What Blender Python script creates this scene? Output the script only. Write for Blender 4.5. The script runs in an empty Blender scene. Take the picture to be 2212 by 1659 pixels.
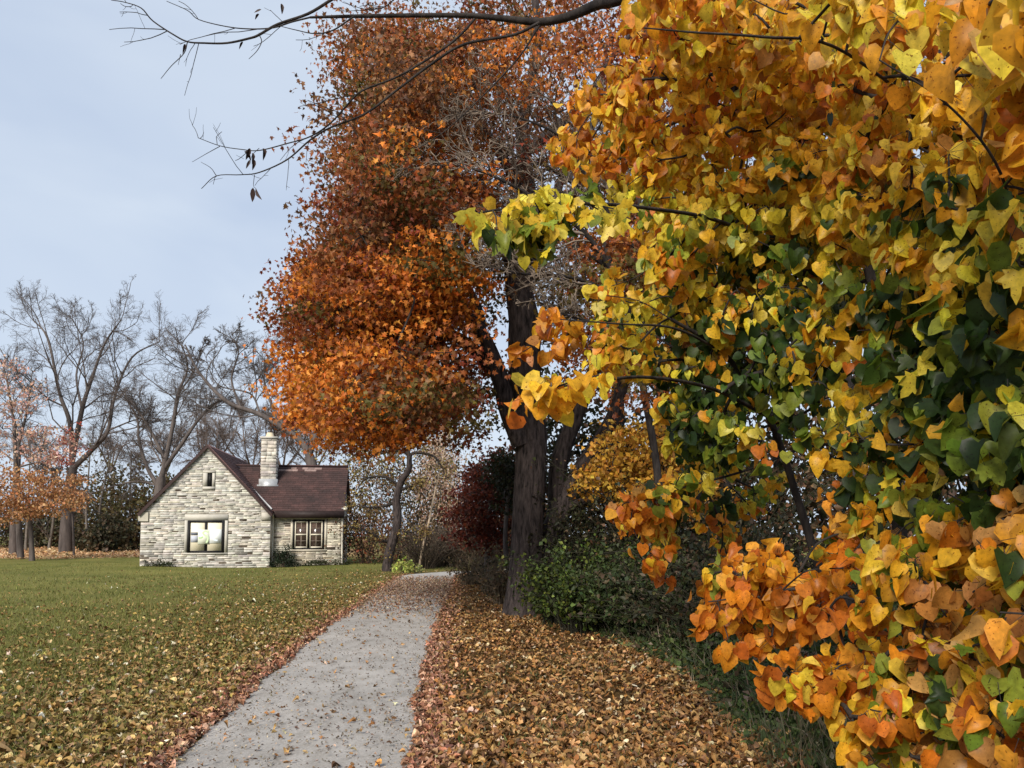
import bpy, math
import numpy as np
from mathutils import Vector

# ------------------------------------------------------------------ camera, sky, sun, exposure
scene = bpy.context.scene
COL = scene.collection
F_PX, HOR, PITCH, CAM_H = 804.0, 530.0, math.radians(4.0), 1.65
K = 1024.0 / 2212.0                       # survey sheet units -> render pixels
CY = HOR - F_PX * math.tan(PITCH)
cam_d = bpy.data.cameras.new('camera')
cam = bpy.data.objects.new('camera', cam_d)
COL.objects.link(cam)
cam.location = (0, 0, CAM_H)
cam.rotation_euler = (math.pi / 2 + PITCH, 0, 0)
cam_d.sensor_width = 36.0
cam_d.lens = 36.0 * F_PX / 1024.0
cam_d.shift_y = (CY - 384.0) / 1024.0
cam_d.clip_end = 2000
cam_d.clip_start = 0.05
scene.camera = cam

SUN_EL, SUN_AZ = math.radians(34), math.radians(203)     # azimuth clockwise from +Y: behind the viewer, to the left
world = bpy.data.worlds.new('World')
scene.world = world
world.use_nodes = True
wn, wl = world.node_tree.nodes, world.node_tree.links
wn.clear()
w_out = wn.new('ShaderNodeOutputWorld'); w_bg = wn.new('ShaderNodeBackground')
w_bg.inputs['Strength'].default_value = 0.1
sky = wn.new('ShaderNodeTexSky'); sky.sky_type = 'NISHITA'; sky.sun_disc = False
sky.sun_elevation = SUN_EL; sky.sun_rotation = SUN_AZ
tc = wn.new('ShaderNodeTexCoord'); mp = wn.new('ShaderNodeMapping')
mp.inputs['Scale'].default_value = (1.0, 1.0, 3.2)
ns = wn.new('ShaderNodeTexNoise'); ns.inputs['Scale'].default_value = 1.7; ns.inputs['Detail'].default_value = 4
ns.inputs['Distortion'].default_value = 0.6
rp = wn.new('ShaderNodeValToRGB')
rp.color_ramp.elements[0].position = 0.36; rp.color_ramp.elements[0].color = (3.75, 4.42, 5.55, 1)
rp.color_ramp.elements[1].position = 0.66; rp.color_ramp.elements[1].color = (4.6, 5.2, 6.05, 1)
mx = wn.new('ShaderNodeMix'); mx.data_type = 'RGBA'; mx.inputs[0].default_value = 0.9
wl.new(tc.outputs['Generated'], mp.inputs['Vector']); wl.new(mp.outputs['Vector'], ns.inputs['Vector'])
wl.new(ns.outputs['Fac'], rp.inputs['Fac'])
wl.new(sky.outputs['Color'], mx.inputs[6]); wl.new(rp.outputs['Color'], mx.inputs[7])
wl.new(mx.outputs[2], w_bg.inputs['Color']); wl.new(w_bg.outputs['Background'], w_out.inputs['Surface'])

sun_d = bpy.data.lights.new('sun', 'SUN'); sun_d.energy = 3.7; sun_d.angle = math.radians(22)
sun_d.color = (1.0, 0.93, 0.82)
sun = bpy.data.objects.new('sun', sun_d); COL.objects.link(sun)
to_sun = Vector((math.sin(SUN_AZ) * math.cos(SUN_EL), math.cos(SUN_AZ) * math.cos(SUN_EL), math.sin(SUN_EL)))
sun.rotation_euler = to_sun.to_track_quat('Z', 'Y').to_euler()
scene.view_settings.view_transform = 'Standard'
scene.view_settings.look = 'None'
scene.view_settings.exposure = 0.6
scene.view_settings.gamma = 1.0

# ------------------------------------------------------------------ helpers
R = np.random.default_rng(11)
CP, SP = math.cos(PITCH), math.sin(PITCH)

def ray(vx, vy):
    xc = (vx * K - 512) / F_PX; yc = (CY - vy * K) / F_PX
    return np.array([xc, CP - yc * SP, SP + yc * CP])

def at(vx, vy, depth):
    d = ray(vx, vy)
    return np.array([0, 0, CAM_H]) + d * (depth / d[1])

def gnd(vx, vy):
    d = ray(vx, vy)
    return np.array([0, 0, CAM_H]) + d * (-CAM_H / d[2])

def proj(P):
    q = np.asarray(P) - np.array([0, 0, CAM_H])
    dz = q[..., 1] * CP + q[..., 2] * SP
    up = -q[..., 1] * SP + q[..., 2] * CP
    return (512 + F_PX * q[..., 0] / dz) / K, (CY - F_PX * up / dz) / K

def in_poly(x, y, poly):
    x = np.asarray(x); y = np.asarray(y)
    p = np.asarray(poly, float); inside = np.zeros(x.shape, bool)
    for (x0, y0), (x1, y1) in zip(p, np.roll(p, -1, 0)):
        c = ((y0 > y) != (y1 > y)) & (x < (x1 - x0) * (y - y0) / (y1 - y0 + 1e-12) + x0)
        inside ^= c
    return inside

def unit(v):
    v = np.asarray(v, float)
    return v / (np.linalg.norm(v, axis=-1, keepdims=True) + 1e-12)

def smooth_path(pts, n=4):
    p = np.asarray(pts, float)
    if len(p) < 3:
        t = np.linspace(0, 1, n + 1)[:, None]; return p[0] * (1 - t) + p[-1] * t
    e = np.vstack([2 * p[0] - p[1], p, 2 * p[-1] - p[-2]]); out = []
    for i in range(1, len(e) - 2):
        a, b, c, d = e[i - 1:i + 3]
        for t in np.linspace(0, 1, n, endpoint=False):
            out.append(0.5 * (2 * b + (c - a) * t + (2 * a - 5 * b + 4 * c - d) * t * t + (3 * b - a - 3 * c + d) * t ** 3))
    out.append(p[-1]); return np.array(out)

class MB:
    """collects shapes and links them as one mesh object"""
    def __init__(s):
        s.v, s.f, s.c, s.n = [], {}, {}, 0
    def add(s, v, f, col=None):
        v = np.asarray(v, np.float32).reshape(-1, 3); f = np.asarray(f, np.int64); k = f.shape[1]
        c = np.ones((len(f), 3), np.float32) if col is None else np.broadcast_to(np.asarray(col, np.float32), (len(f), 3))
        s.v.append(v); s.f.setdefault(k, []).append(f + s.n); s.c.setdefault(k, []).append(c); s.n += len(v)
    def box(s, x0, x1, y0, y1, z0, z1, col=None):
        v = [(x, y, z) for z in (z0, z1) for y in (y0, y1) for x in (x0, x1)]
        s.add(v, [(0, 2, 3, 1), (4, 5, 7, 6), (0, 1, 5, 4), (2, 6, 7, 3), (0, 4, 6, 2), (1, 3, 7, 5)], col)
    def prism(s, poly, y0, y1, col=None):
        n = len(poly)
        for yy in (y0, y1):
            s.add([(x, yy, z) for x, z in poly], [list(range(n)) if yy == y0 else list(range(n))[::-1]], col)
        v = [(x, y0, z) for x, z in poly] + [(x, y1, z) for x, z in poly]
        s.add(v, [(i, i + n, (i + 1) % n + n, (i + 1) % n) for i in range(n)], col)
    def tube(s, pts, rad, sides=6, col=None, lobes=0.0, cap=False):
        p = np.asarray(pts, float); n = len(p); rad = np.broadcast_to(np.asarray(rad, float), (n,))
        t = unit(np.gradient(p, axis=0)); ref = np.array([0.31, 0.87, 0.38]) if abs(t[0] @ np.array([0.31, 0.87, 0.38])) < 0.9 else np.array([1, 0, 0.])
        u = unit(ref - (t @ ref)[:, None] * t); w = np.cross(t, u)
        a = np.linspace(0, 2 * math.pi, sides, endpoint=False); rr = np.ones((n, sides))
        if lobes:
            ph = R.uniform(0, 6.3, 4)
            h = np.linspace(0, 1, n)[:, None]
            rr += lobes * (np.sin(5 * a + ph[0] + 2 * h) + 0.7 * np.sin(9 * a + ph[1] - 3 * h) + 0.5 * np.sin(3 * a + ph[2]) * np.sin(20 * h + ph[3])) + R.normal(0, lobes * 0.35, (n, sides))
        v = p[:, None] + (rad[:, None] * rr)[..., None] * (np.cos(a)[None, :, None] * u[:, None] + np.sin(a)[None, :, None] * w[:, None])
        i = np.arange(n - 1)[:, None] * sides; j = np.arange(sides)[None]; j2 = (j + 1) % sides
        f = np.stack([i + j, i + j2, i + sides + j2, i + sides + j], -1).reshape(-1, 4)
        s.add(v.reshape(-1, 3), f, col)
        if cap:
            s.add(v[-1], [list(range(sides))], col); s.add(v[0], [list(range(sides))[::-1]], col)
    def build(s, name, mat, parent=None, smooth=False, loc=None):
        me = bpy.data.meshes.new(name); v = np.concatenate(s.v)
        me.vertices.add(len(v)); me.vertices.foreach_set('co', v.ravel())
        loops, starts, cols, st = [], [], [], 0
        for k in s.f:
            f = np.concatenate(s.f[k]); loops.append(f.ravel()); starts.append(st + np.arange(len(f)) * k); st += f.size
            cols.append(np.concatenate(s.c[k]))
        loops = np.concatenate(loops); starts = np.concatenate(starts); cols = np.concatenate(cols)
        me.loops.add(len(loops)); me.loops.foreach_set('vertex_index', loops.astype(np.int32))
        me.polygons.add(len(starts)); me.polygons.foreach_set('loop_start', starts.astype(np.int32))
        me.update(calc_edges=True); me.validate()
        if len(me.polygons) == len(cols):
            at_ = me.attributes.new('Col', 'FLOAT_COLOR', 'FACE')
            at_.data.foreach_set('color', np.c_[cols, np.ones(len(cols))].astype(np.float32).ravel())
        if smooth:
            me.polygons.foreach_set('use_smooth', np.ones(len(me.polygons), bool))
        me.materials.append(mat)
        o = bpy.data.objects.new(name, me); COL.objects.link(o)
        if parent is not None: o.parent = parent
        if loc is not None: o.location = loc
        return o

def tag(o, label=None, cat=None, group=None, kind=None):
    for k_, v_ in (('label', label), ('category', cat), ('group', group), ('kind', kind)):
        if v_: o[k_] = v_
    return o

class Thing:
    """an Empty at the thing's base; parts are built in world space and parented"""
    def __init__(s, name, label, cat, loc, rz=0, group=None):
        s.o = bpy.data.objects.new(name, None); COL.objects.link(s.o)
        s.o.location = [float(c) for c in loc]; s.o.rotation_euler = (0, 0, rz); s.o.empty_display_size = 0.2
        tag(s.o, label, cat, group); s.loc = np.array(loc, float)
    def part(s, mb, name, mat, smooth=False):
        for a in mb.v: a -= s.loc.astype(np.float32)
        return mb.build(name, mat, s.o, smooth)

# ------------------------------------------------------------------ materials
def new_mat(name):
    m = bpy.data.materials.new(name); m.use_nodes = True
    n, l = m.node_tree.nodes, m.node_tree.links
    return m, n, l, n['Principled BSDF'], n['Material Output']

def tex_noise(n, l, scale, detail=5, vec=None, stretch=None, rough=0.55):
    t = n.new('ShaderNodeTexNoise'); t.inputs['Scale'].default_value = scale; t.inputs['Detail'].default_value = detail
    t.inputs['Roughness'].default_value = rough
    c = n.new('ShaderNodeTexCoord'); src = c.outputs['Object']
    if stretch:
        m = n.new('ShaderNodeMapping'); m.inputs['Scale'].default_value = stretch
        l.new(src, m.inputs['Vector']); src = m.outputs['Vector']
    l.new(src, t.inputs['Vector']); return t

def ramp(n, l, src, stops):
    r = n.new('ShaderNodeValToRGB'); e = r.color_ramp.elements
    while len(e) < len(stops): e.new(0.5)
    for el, (p, c) in zip(e, stops): el.position = p; el.color = (*c, 1)
    l.new(src, r.inputs['Fac']); return r

def mixc(n, l, mode, fac, a, b):
    m = n.new('ShaderNodeMix'); m.data_type = 'RGBA'; m.blend_type = mode
    for i, v in ((0, fac), (6, a), (7, b)):
        if hasattr(v, 'is_linked'): l.new(v, m.inputs[i])
        else: m.inputs[i].default_value = v if i == 0 else (*v, 1)
    return m.outputs[2]

def leaf_mat(name, trans=0.4, rough=0.5, noise=14.0, var=0.35, spots=False):
    m, n, l, b, o = new_mat(name)
    a = n.new('ShaderNodeAttribute'); a.attribute_name = 'Col'
    t = tex_noise(n, l, noise, 3)
    r = ramp(n, l, t.outputs['Fac'], [(0.3, (1 - var,) * 3), (0.7, (1 + var * 0.5,) * 3)])
    c = mixc(n, l, 'MULTIPLY', 1.0, a.outputs['Color'], r.outputs['Color'])
    if spots:
        t2 = tex_noise(n, l, 120, 2)
        c = mixc(n, l, 'MULTIPLY', 1.0, c, ramp(n, l, t2.outputs['Fac'], [(0.30, (.35, .22, .15)), (0.37, (1, 1, 1))]).outputs['Color'])
    l.new(c, b.inputs['Base Color']); b.inputs['Roughness'].default_value = rough
    b.inputs['Specular IOR Level'].default_value = 0.3
    tr = n.new('ShaderNodeBsdfTranslucent'); l.new(c, tr.inputs['Color'])
    ms = n.new('ShaderNodeMixShader'); ms.inputs[0].default_value = trans
    l.new(b.outputs[0], ms.inputs[1]); l.new(tr.outputs[0], ms.inputs[2]); l.new(ms.outputs[0], o.inputs['Surface'])
    return m

def bark_mat(name, c0, c1, scale=9, bump=0.5):
    m, n, l, b, o = new_mat(name)
    t = tex_noise(n, l, scale, 8, stretch=(1, 1, 0.22), rough=0.65)
    r = ramp(n, l, t.outputs['Fac'], [(0.35, c0), (0.68, c1)]); l.new(r.outputs['Color'], b.inputs['Base Color'])
    b.inputs['Roughness'].default_value = 0.9; b.inputs['Specular IOR Level'].default_value = 0.15
    v = n.new('ShaderNodeBump'); v.inputs['Strength'].default_value = bump; v.inputs['Distance'].default_value = 0.05
    l.new(t.outputs['Fac'], v.inputs['Height']); l.new(v.outputs['Normal'], b.inputs['Normal'])
    return m

def col_mat(name, rough=0.85, noise=6.0, var=0.3, bump=0.0, metal=0.0):
    m, n, l, b, o = new_mat(name)
    a = n.new('ShaderNodeAttribute'); a.attribute_name = 'Col'
    t = tex_noise(n, l, noise, 6)
    r = ramp(n, l, t.outputs['Fac'], [(0.3, (1 - var,) * 3), (0.7, (1 + var * 0.4,) * 3)])
    l.new(mixc(n, l, 'MULTIPLY', 1.0, a.outputs['Color'], r.outputs['Color']), b.inputs['Base Color'])
    b.inputs['Specular IOR Level'].default_value = 0.2; b.inputs['Roughness'].default_value = rough; b.inputs['Metallic'].default_value = metal
    if bump:
        v = n.new('ShaderNodeBump'); v.inputs['Strength'].default_value = bump; v.inputs['Distance'].default_value = 0.03
        l.new(t.outputs['Fac'], v.inputs['Height']); l.new(v.outputs['Normal'], b.inputs['Normal'])
    return m

M_LEAF = leaf_mat('tree_leaf', 0.38, 0.55, 6.0, 0.3)
M_HEART = leaf_mat('heart_leaf', 0.5, 0.42, 55.0, 0.3, spots=True)
M_LITTER = leaf_mat('dry_leaf', 0.15, 0.65, 40.0, 0.35)
M_GRASS = leaf_mat('grass_blade', 0.3, 0.6, 2.0, 0.3)
M_BARK = bark_mat('maple_bark', (0.010, 0.008, 0.008), (0.085, 0.066, 0.062), 17, 1.0)
M_BARK_DARK = bark_mat('dark_bark', (0.012, 0.010, 0.010), (0.05, 0.042, 0.038), 14, 0.5)
M_BARK_GREY = bark_mat('grey_bark', (0.07, 0.06, 0.052), (0.20, 0.175, 0.15), 14, 0.4)
M_BARK_FAR = bark_mat('far_bark', (0.06, 0.05, 0.047), (0.14, 0.117, 0.108), 4, 0.3)
M_TWIG = bark_mat('twig_bark', (0.11, 0.085, 0.075), (0.22, 0.175, 0.155), 4, 0.2)
M_TWIG_PALE = bark_mat('pale_twig_bark', (0.10, 0.078, 0.06), (0.26, 0.205, 0.16), 10, 0.2)
M_STEM = col_mat('plant_stem', 0.9, 12, 0.3)

# ------------------------------------------------------------------ leaves
def tri_fan(pts, c, z=None):
    v = [c] + list(pts); n = len(pts)
    return np.array(v, float), np.array([(0, i + 1, (i + 1) % n + 1) for i in range(n)])

_h = [(0, 0), (0, .34), (0, .68), (0, 1.02), (.27, -.13), (.53, .08), (.51, .46), (.27, .80), (-.27, -.13), (-.53, .08), (-.51, .46), (-.27, .80)]
HEART = (np.array([(x, y, 0.34 * abs(x) - 0.26 * y * y + 0.10 * math.sin(9 * y + 5 * x) * abs(x)) for x, y in _h]),
         np.array([(0, 4, 5, 1), (1, 5, 6, 2), (2, 6, 7, 3), (0, 1, 9, 8), (1, 2, 10, 9), (2, 3, 11, 10)]))
_m = [(0, 0), (.2, -.06), (.55, .0), (.42, .16), (.72, .42), (.5, .45), (.42, .62), (.2, .56), (.18, .8), (0, 1.06)]
_m = _m + [(-x, y) for x, y in _m[-2:0:-1]]
BIGMAPLE = tri_fan([(x, y, 0.25 * abs(x) - 0.2 * y * y) for x, y in _m], (0, .34, -.02))
_s = [(0, 0), (.38, .08), (.24, .3), (.58, .55), (.22, .58), (0, 1.05), (-.22, .58), (-.58, .55), (-.24, .3), (-.38, .08)]
STAR = tri_fan([(x, y, 0.3 * abs(x) - 0.2 * y * y) for x, y in _s], (0, .36, 0))
FOLD = (np.array([(0, 0, 0), (.36, .45, .14), (0, 1, -.12), (-.36, .5, .14)]), np.array([(0, 1, 2), (0, 2, 3)]))
_o = [(0, 0), (.22, .2), (.3, .5), (.16, .82), (0, 1.05), (-.18, .8), (-.3, .46), (-.2, .18)]
CURL = tri_fan([(x, y, 0.9 * abs(x) + 0.22 * math.sin(4 * y)) for x, y in _o], (0, .5, 0))
BLADE = (np.array([(-.04, 0, 0), (.04, 0, 0), (.03, .6, .06), (0, 1, .22), (-.03, .6, .06)]), np.array([(0, 1, 2), (0, 2, 4), (4, 2, 3)]))

def put_leaves(mb, C, axis, nrm, size, tmpl, col):
    C = np.asarray(C, float); n = len(C)
    y = unit(axis); x = unit(np.cross(y, nrm)); z = np.cross(x, y)
    tv, tf = tmpl; k = len(tv); size = np.broadcast_to(size, (n,))
    wid = R.uniform(0.78, 1.15, n); bend = R.normal(1.15, 1.0, n)
    v = C[:, None] + size[:, None, None] * ((tv[None, :, 0] * wid[:, None])[..., None] * x[:, None] + tv[None, :, 1, None] * y[:, None] + (tv[None, :, 2] * bend[:, None])[..., None] * z[:, None])
    f = (np.arange(n)[:, None, None] * k + tf[None]).reshape(-1, tf.shape[1])
    c = np.repeat(np.asarray(col, np.float32), len(tf), axis=0)
    if len(tf) == 6: c = c * R.uniform(.90, 1.08, (len(c), 1)).astype(np.float32)
    mb.add(v.reshape(-1, 3), f, c)

def pick(pal, n, w=None, jit=0.18, hue=0.06):
    p = np.asarray(pal, float)
    w = None if w is None else np.asarray(w, float) / np.sum(w)
    c = p[R.choice(len(p), n, p=w)] * np.exp(R.normal(0, jit, (n, 1))) * np.exp(R.normal(0, hue, (n, 3)))
    return np.clip(c, 0.002, 0.85)

def rdir(n):
    return unit(R.normal(size=(n, 3)))

def cluster_leaves(mb, C, per, spread, size, tmpl, pals, wts=None, bias=(0, 0, 0.6), droop=0.5, jit=0.18, sub=4):
    C = np.asarray(C); spread = np.asarray(spread, float) * np.ones(3)
    if sub > 1 and per >= 12:
        C2 = np.repeat(C, sub, 0) + R.normal(0, .62, (len(C) * sub, 3)) * spread * [1, 1, .9]
        p2 = pals if not callable(pals) else (lambda i: pals(i // sub))
        return _cluster_leaves(mb, C2, max(1, per // sub), spread * [.56, .56, .5], size, tmpl, p2, wts, bias, droop, jit)
    return _cluster_leaves(mb, C, per, spread, size, tmpl, pals, wts, bias, droop, jit)

def _cluster_leaves(mb, C, per, spread, size, tmpl, pals, wts, bias, droop, jit):
    """pals: palette, or one palette index array per cluster"""
    C = np.asarray(C); n = len(C) * per
    off = R.normal(size=(n, 3)); off *= (np.minimum(np.linalg.norm(off, axis=1), 1.9) / np.linalg.norm(off, axis=1))[:, None] * 0.62
    P = np.repeat(C, per, 0) + off * np.asarray(spread)
    nr = unit(rdir(n) + np.asarray(bias)); ax = unit(rdir(n) * 0.9 + np.array([0, 0, -droop]))
    s = size * R.uniform(0.65, 1.25, n)
    if callable(pals): col = pals(np.repeat(np.arange(len(C)), per))
    else: col = pick(pals, n, wts, jit)
    put_leaves(mb, P, ax, nr, s, tmpl, col); return P

# ------------------------------------------------------------------ branching
def wander(start, d, length, n, wob, up=0.0, droop=0.0):
    p = [np.asarray(start, float)]; d = unit(d); st = length / n
    for i in range(n):
        d = unit(d + R.normal(0, wob, 3) + np.array([0, 0, up - droop * i / n])); p.append(p[-1] + d * st)
    return np.array(p)

def spawn(mb, pts, rad, level, cfg, tips=None):
    """grows side shoots along a limb, recursively"""
    L = np.linalg.norm(np.diff(pts, axis=0), axis=1).sum(); c = cfg[level]
    m = max(1, int(round(c['n'] * (1 if c.get('abs') else L))))
    for t in np.sort(R.uniform(c.get('t0', 0.2), 1.0, m)):
        x = t * (len(pts) - 1); i = min(int(x), len(pts) - 2); f = x - i
        p = pts[i] * (1 - f) + pts[i + 1] * f; r = rad[i] * (1 - f) + rad[i + 1] * f
        tg = unit(pts[i + 1] - pts[i]); side = unit(np.cross(tg, rdir(1)[0]))
        a = math.radians(R.uniform(*c.get('ang', (28, 60)))); d = tg * math.cos(a) + side * math.sin(a)
        l = L * c['len'] * R.uniform(0.6, 1.25) * (1.1 - 0.55 * t) if not c.get('fix') else c['fix'] * R.uniform(0.5, 1.3)
        n = c.get('seg', 4); q = wander(p, d, l, n, c.get('wob', 0.18), c.get('up', 0.06), c.get('droop', 0))
        r0 = max(c['rmin'], min(r * 0.7, l * c.get('thin', 0.018))); rr = np.linspace(r0, max(c['rmin'] * 0.7, r0 * 0.35), len(q))
        mb.tube(q, rr, c.get('sides', 4))
        if tips is not None and level == len(cfg) - 1: tips.append(q[-1]); tips.append(q[len(q) // 2])
        if level + 1 < len(cfg): spawn(mb, q, rr, level + 1, cfg, tips)

def limb(mb, pts, r0, r1, sides=8, n=5, lobes=0.0, power=1.0):
    p = smooth_path(pts, n); t = np.linspace(0, 1, len(p)) ** power; rr = r0 * (1 - t) + r1 * t
    mb.tube(p, rr, sides, lobes=lobes); return p, rr

def attach(mb, skeleton, skel_r, targets, r_tip=0.006, pipe=2.3, pl_w=0.35, sides=5, sag=0.1):
    """joins every target to the nearest branch, so that twigs feed from limbs; returns twig ends with directions"""
    sk = np.asarray(skeleton); T = np.asarray(targets)
    T = T[np.argsort(np.min(np.linalg.norm(T[:, None] - sk[None], axis=2), axis=1))]
    nodes = np.vstack([sk, T]); ns_ = len(sk); N = len(nodes)
    par = np.full(N, -1); pl = np.zeros(N); cnt = ns_
    for i in range(ns_, N):
        d = np.linalg.norm(nodes[:cnt] - nodes[i], axis=1); j = int(np.argmin(d + pl_w * pl[:cnt]))
        par[i] = j; pl[i] = pl[j] + d[j]; cnt += 1
    w = np.full(N, r_tip ** pipe); w[:ns_] = 0
    for i in range(N - 1, ns_ - 1, -1):
        if par[i] >= ns_: w[par[i]] += w[i]
    rad = w ** (1 / pipe); dirs = np.zeros((N, 3))
    for i in range(ns_, N):
        a, b = nodes[par[i]], nodes[i]; l = np.linalg.norm(b - a)
        d0 = dirs[par[i]] if par[i] >= ns_ else unit(b - a) + np.array([0, 0, 0.3])
        m = a + unit(0.5 * d0 + unit(b - a)) * l * 0.45 + R.normal(0, 0.05 * l, 3) + np.array([0, 0, sag * l])
        q = smooth_path([a, m, b], 3); dirs[i] = unit(q[-1] - q[-2])
        rp_ = rad[par[i]] if par[i] >= ns_ else skel_r[par[i]]
        mb.tube(q, np.linspace(min(rp_, rad[i] * 1.3), rad[i], len(q)), sides)
    return nodes[ns_:], dirs[ns_:]

def vnoise(P, scale, seed):
    g = np.random.default_rng(seed); out = np.zeros(len(P))
    for _ in range(6):
        k = g.normal(size=3) * scale; out += np.sin(P @ k + g.uniform(0, 6.28))
    return out / 6

# ------------------------------------------------------------------ ground and path
_L = np.array([gnd(*p) for p in [(355, 1659), (480, 1548), (600, 1440), (700, 1362), (800, 1292), (860, 1250), (878, 1240)]])
_Rr = np.array([gnd(*p) for p in [(905, 1659), (906, 1590), (915, 1500), (928, 1420), (945, 1350), (966, 1288), (985, 1240)]])
def bend(y): return np.where(y > 29, 0.16 * (np.maximum(y, 29) - 29) ** 2, 0)
def path_l(y):
    return np.where(y < _L[0, 1], _L[0, 0] + (y - _L[0, 1]) * -0.055, np.interp(y, _L[:, 1], _L[:, 0])) + bend(y)
def path_r(y):
    return np.where(y < _Rr[0, 1], _Rr[0, 0] + (y - _Rr[0, 1]) * -0.05, np.interp(y, _Rr[:, 1], _Rr[:, 0])) + bend(y)
# boundary between the open leaf carpet and the undergrowth on the right
_B = np.array([gnd(*p) for p in [(1700, 1690), (1600, 1600), (1520, 1500), (1420, 1430), (1260, 1360), (1140, 1325), (1050, 1265), (1010, 1240)]])
def brush_x(y): return np.interp(y, _B[:, 1], _B[:, 0])

def gz(x, y):
    x = np.asarray(x, float); y = np.asarray(y, float)
    d = np.maximum(np.maximum(path_l(y) - x, x - path_r(y)), 0)
    m = np.clip((d - 0.5) / 3, 0, 1)
    z = m * 0.035 * (np.sin(0.55 * x + 1.3 * np.sin(0.31 * y)) + np.sin(0.8 * y + 0.5 * x) * 0.6)
    far = np.clip((y - 44) / 25, 0, 1) * np.clip((-x - 12) / 8, 0, 1)
    return z + far * 0.25

sgn = lambda a: np.sign(a) * np.abs(a)
ux = np.linspace(-1, 1, 301); gx = -3 + 14 * np.sinh(ux * 4.0) / np.sinh(1.6)
uy = np.linspace(0, 1, 321); gy = -25 + 26 * np.sinh(uy * 3.6) / np.sinh(1.6)
X, Y = np.meshgrid(gx, gy); Z = gz(X, Y)
g = MB(); nx, ny = len(gx), len(gy)
ii = (np.arange(ny - 1)[:, None] * nx + np.arange(nx - 1)[None]).ravel()
cx = (X[:-1, :-1] + X[1:, 1:]) / 2; cy_ = (Y[:-1, :-1] + Y[1:, 1:]) / 2
dl = path_l(cy_) - cx; dr = cx - path_r(cy_)
right = np.clip(dr / 0.3, 0, 1); nearp = np.exp(-np.clip(dl, 0, 99) / 2.5) * (dl > -0.2)
farc = np.clip((cy_ - 46) / 3, 0, 1) * np.clip((72 - cy_) / 6, 0, 1) * np.clip((-cx - 8) / 5, 0, 1)
lawn_c = np.array([0.15, 0.148, 0.04]); soil_c = np.array([0.10, 0.058, 0.022]); far_c = np.array([0.44, 0.28, 0.14])
wgt = np.maximum(right, 0.75 * nearp)[..., None]
gc = lawn_c * (1 - wgt) + soil_c * wgt
gc = gc * (1 - farc[..., None]) + far_c * farc[..., None]
g.add(np.stack([X, Y, Z], -1).reshape(-1, 3), np.stack([ii, ii + 1, ii + nx + 1, ii + nx], -1), gc.reshape(-1, 3))
m, n, l, b, o = new_mat('lawn_ground')
a = n.new('ShaderNodeAttribute'); a.attribute_name = 'Col'
t1 = tex_noise(n, l, 0.45, 6); t2 = tex_noise(n, l, 22, 8, rough=0.75)
c1 = mixc(n, l, 'MULTIPLY', 1.0, a.outputs['Color'], ramp(n, l, t1.outputs['Fac'], [(0.3, (0.65, 0.72, 0.6)), (0.7, (1.25, 1.15, 1.2))]).outputs['Color'])
c2 = mixc(n, l, 'MULTIPLY', 1.0, c1, ramp(n, l, t2.outputs['Fac'], [(0.3, (0.4,) * 3), (0.7, (1.5,) * 3)]).outputs['Color'])
l.new(c2, b.inputs['Base Color']); b.inputs['Roughness'].default_value = 1.0; b.inputs['Specular IOR Level'].default_value = 0.1
bu = n.new('ShaderNodeBump'); bu.inputs['Distance'].default_value = 0.04; bu.inputs['Strength'].default_value = 0.7
l.new(t2.outputs['Fac'], bu.inputs['Height']); l.new(bu.outputs['Normal'], b.inputs['Normal'])
tag(g.build('ground', m, smooth=True), kind='structure')

yy = np.concatenate([np.arange(-15, 12, 0.12), np.arange(12, 37, 0.25)])
xl = path_l(yy) + R.normal(0, 0.02, len(yy)) + 0.03 * np.sin(yy * 2.1) + 0.025 * np.sin(yy * 5.3); xr = path_r(yy) + R.normal(0, 0.02, len(yy)) + 0.03 * np.sin(yy * 2.7 + 1) + 0.02 * np.sin(yy * 6.1)
s_ = np.linspace(0, 1, 9); PX = xl[:, None] * (1 - s_) + xr[:, None] * s_
PZ = 0.006 + 0.03 * (1 - (2 * s_ - 1) ** 2)[None] + 0 * PX
g = MB(); k9 = len(s_); ii = (np.arange(len(yy) - 1)[:, None] * k9 + np.arange(k9 - 1)[None]).ravel()
g.add(np.stack([PX, np.repeat(yy[:, None], k9, 1), PZ], -1).reshape(-1, 3), np.stack([ii, ii + 1, ii + k9 + 1, ii + k9], -1))
m, n, l, b, o = new_mat('path_paving')
t1 = tex_noise(n, l, 0.9, 6); t2 = tex_noise(n, l, 60, 6, rough=0.8); t3 = tex_noise(n, l, 7, 8, rough=0.7, stretch=(1, 0.5, 1))
c1 = ramp(n, l, t1.outputs['Fac'], [(0.3, (0.285, 0.268, 0.25)), (0.7, (0.40, 0.375, 0.35))]).outputs['Color']
c2 = mixc(n, l, 'MULTIPLY', 1.0, c1, ramp(n, l, t2.outputs['Fac'], [(0.3, (0.62,) * 3), (0.7, (1.25,) * 3)]).outputs['Color'])
c3 = mixc(n, l, 'MULTIPLY', 1.0, c2, ramp(n, l, t3.outputs['Fac'], [(0.32, (0.72, 0.70, 0.67)), (0.55, (1.05,) * 3)]).outputs['Color'])
l.new(c3, b.inputs['Base Color']); b.inputs['Roughness'].default_value = 0.95
bu = n.new('ShaderNodeBump'); bu.inputs['Distance'].default_value = 0.012; bu.inputs['Strength'].default_value = 0.6
l.new(t2.outputs['Fac'], bu.inputs['Height']); l.new(bu.outputs['Normal'], b.inputs['Normal'])
tag(g.build('path', m, smooth=True), kind='structure')

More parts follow.
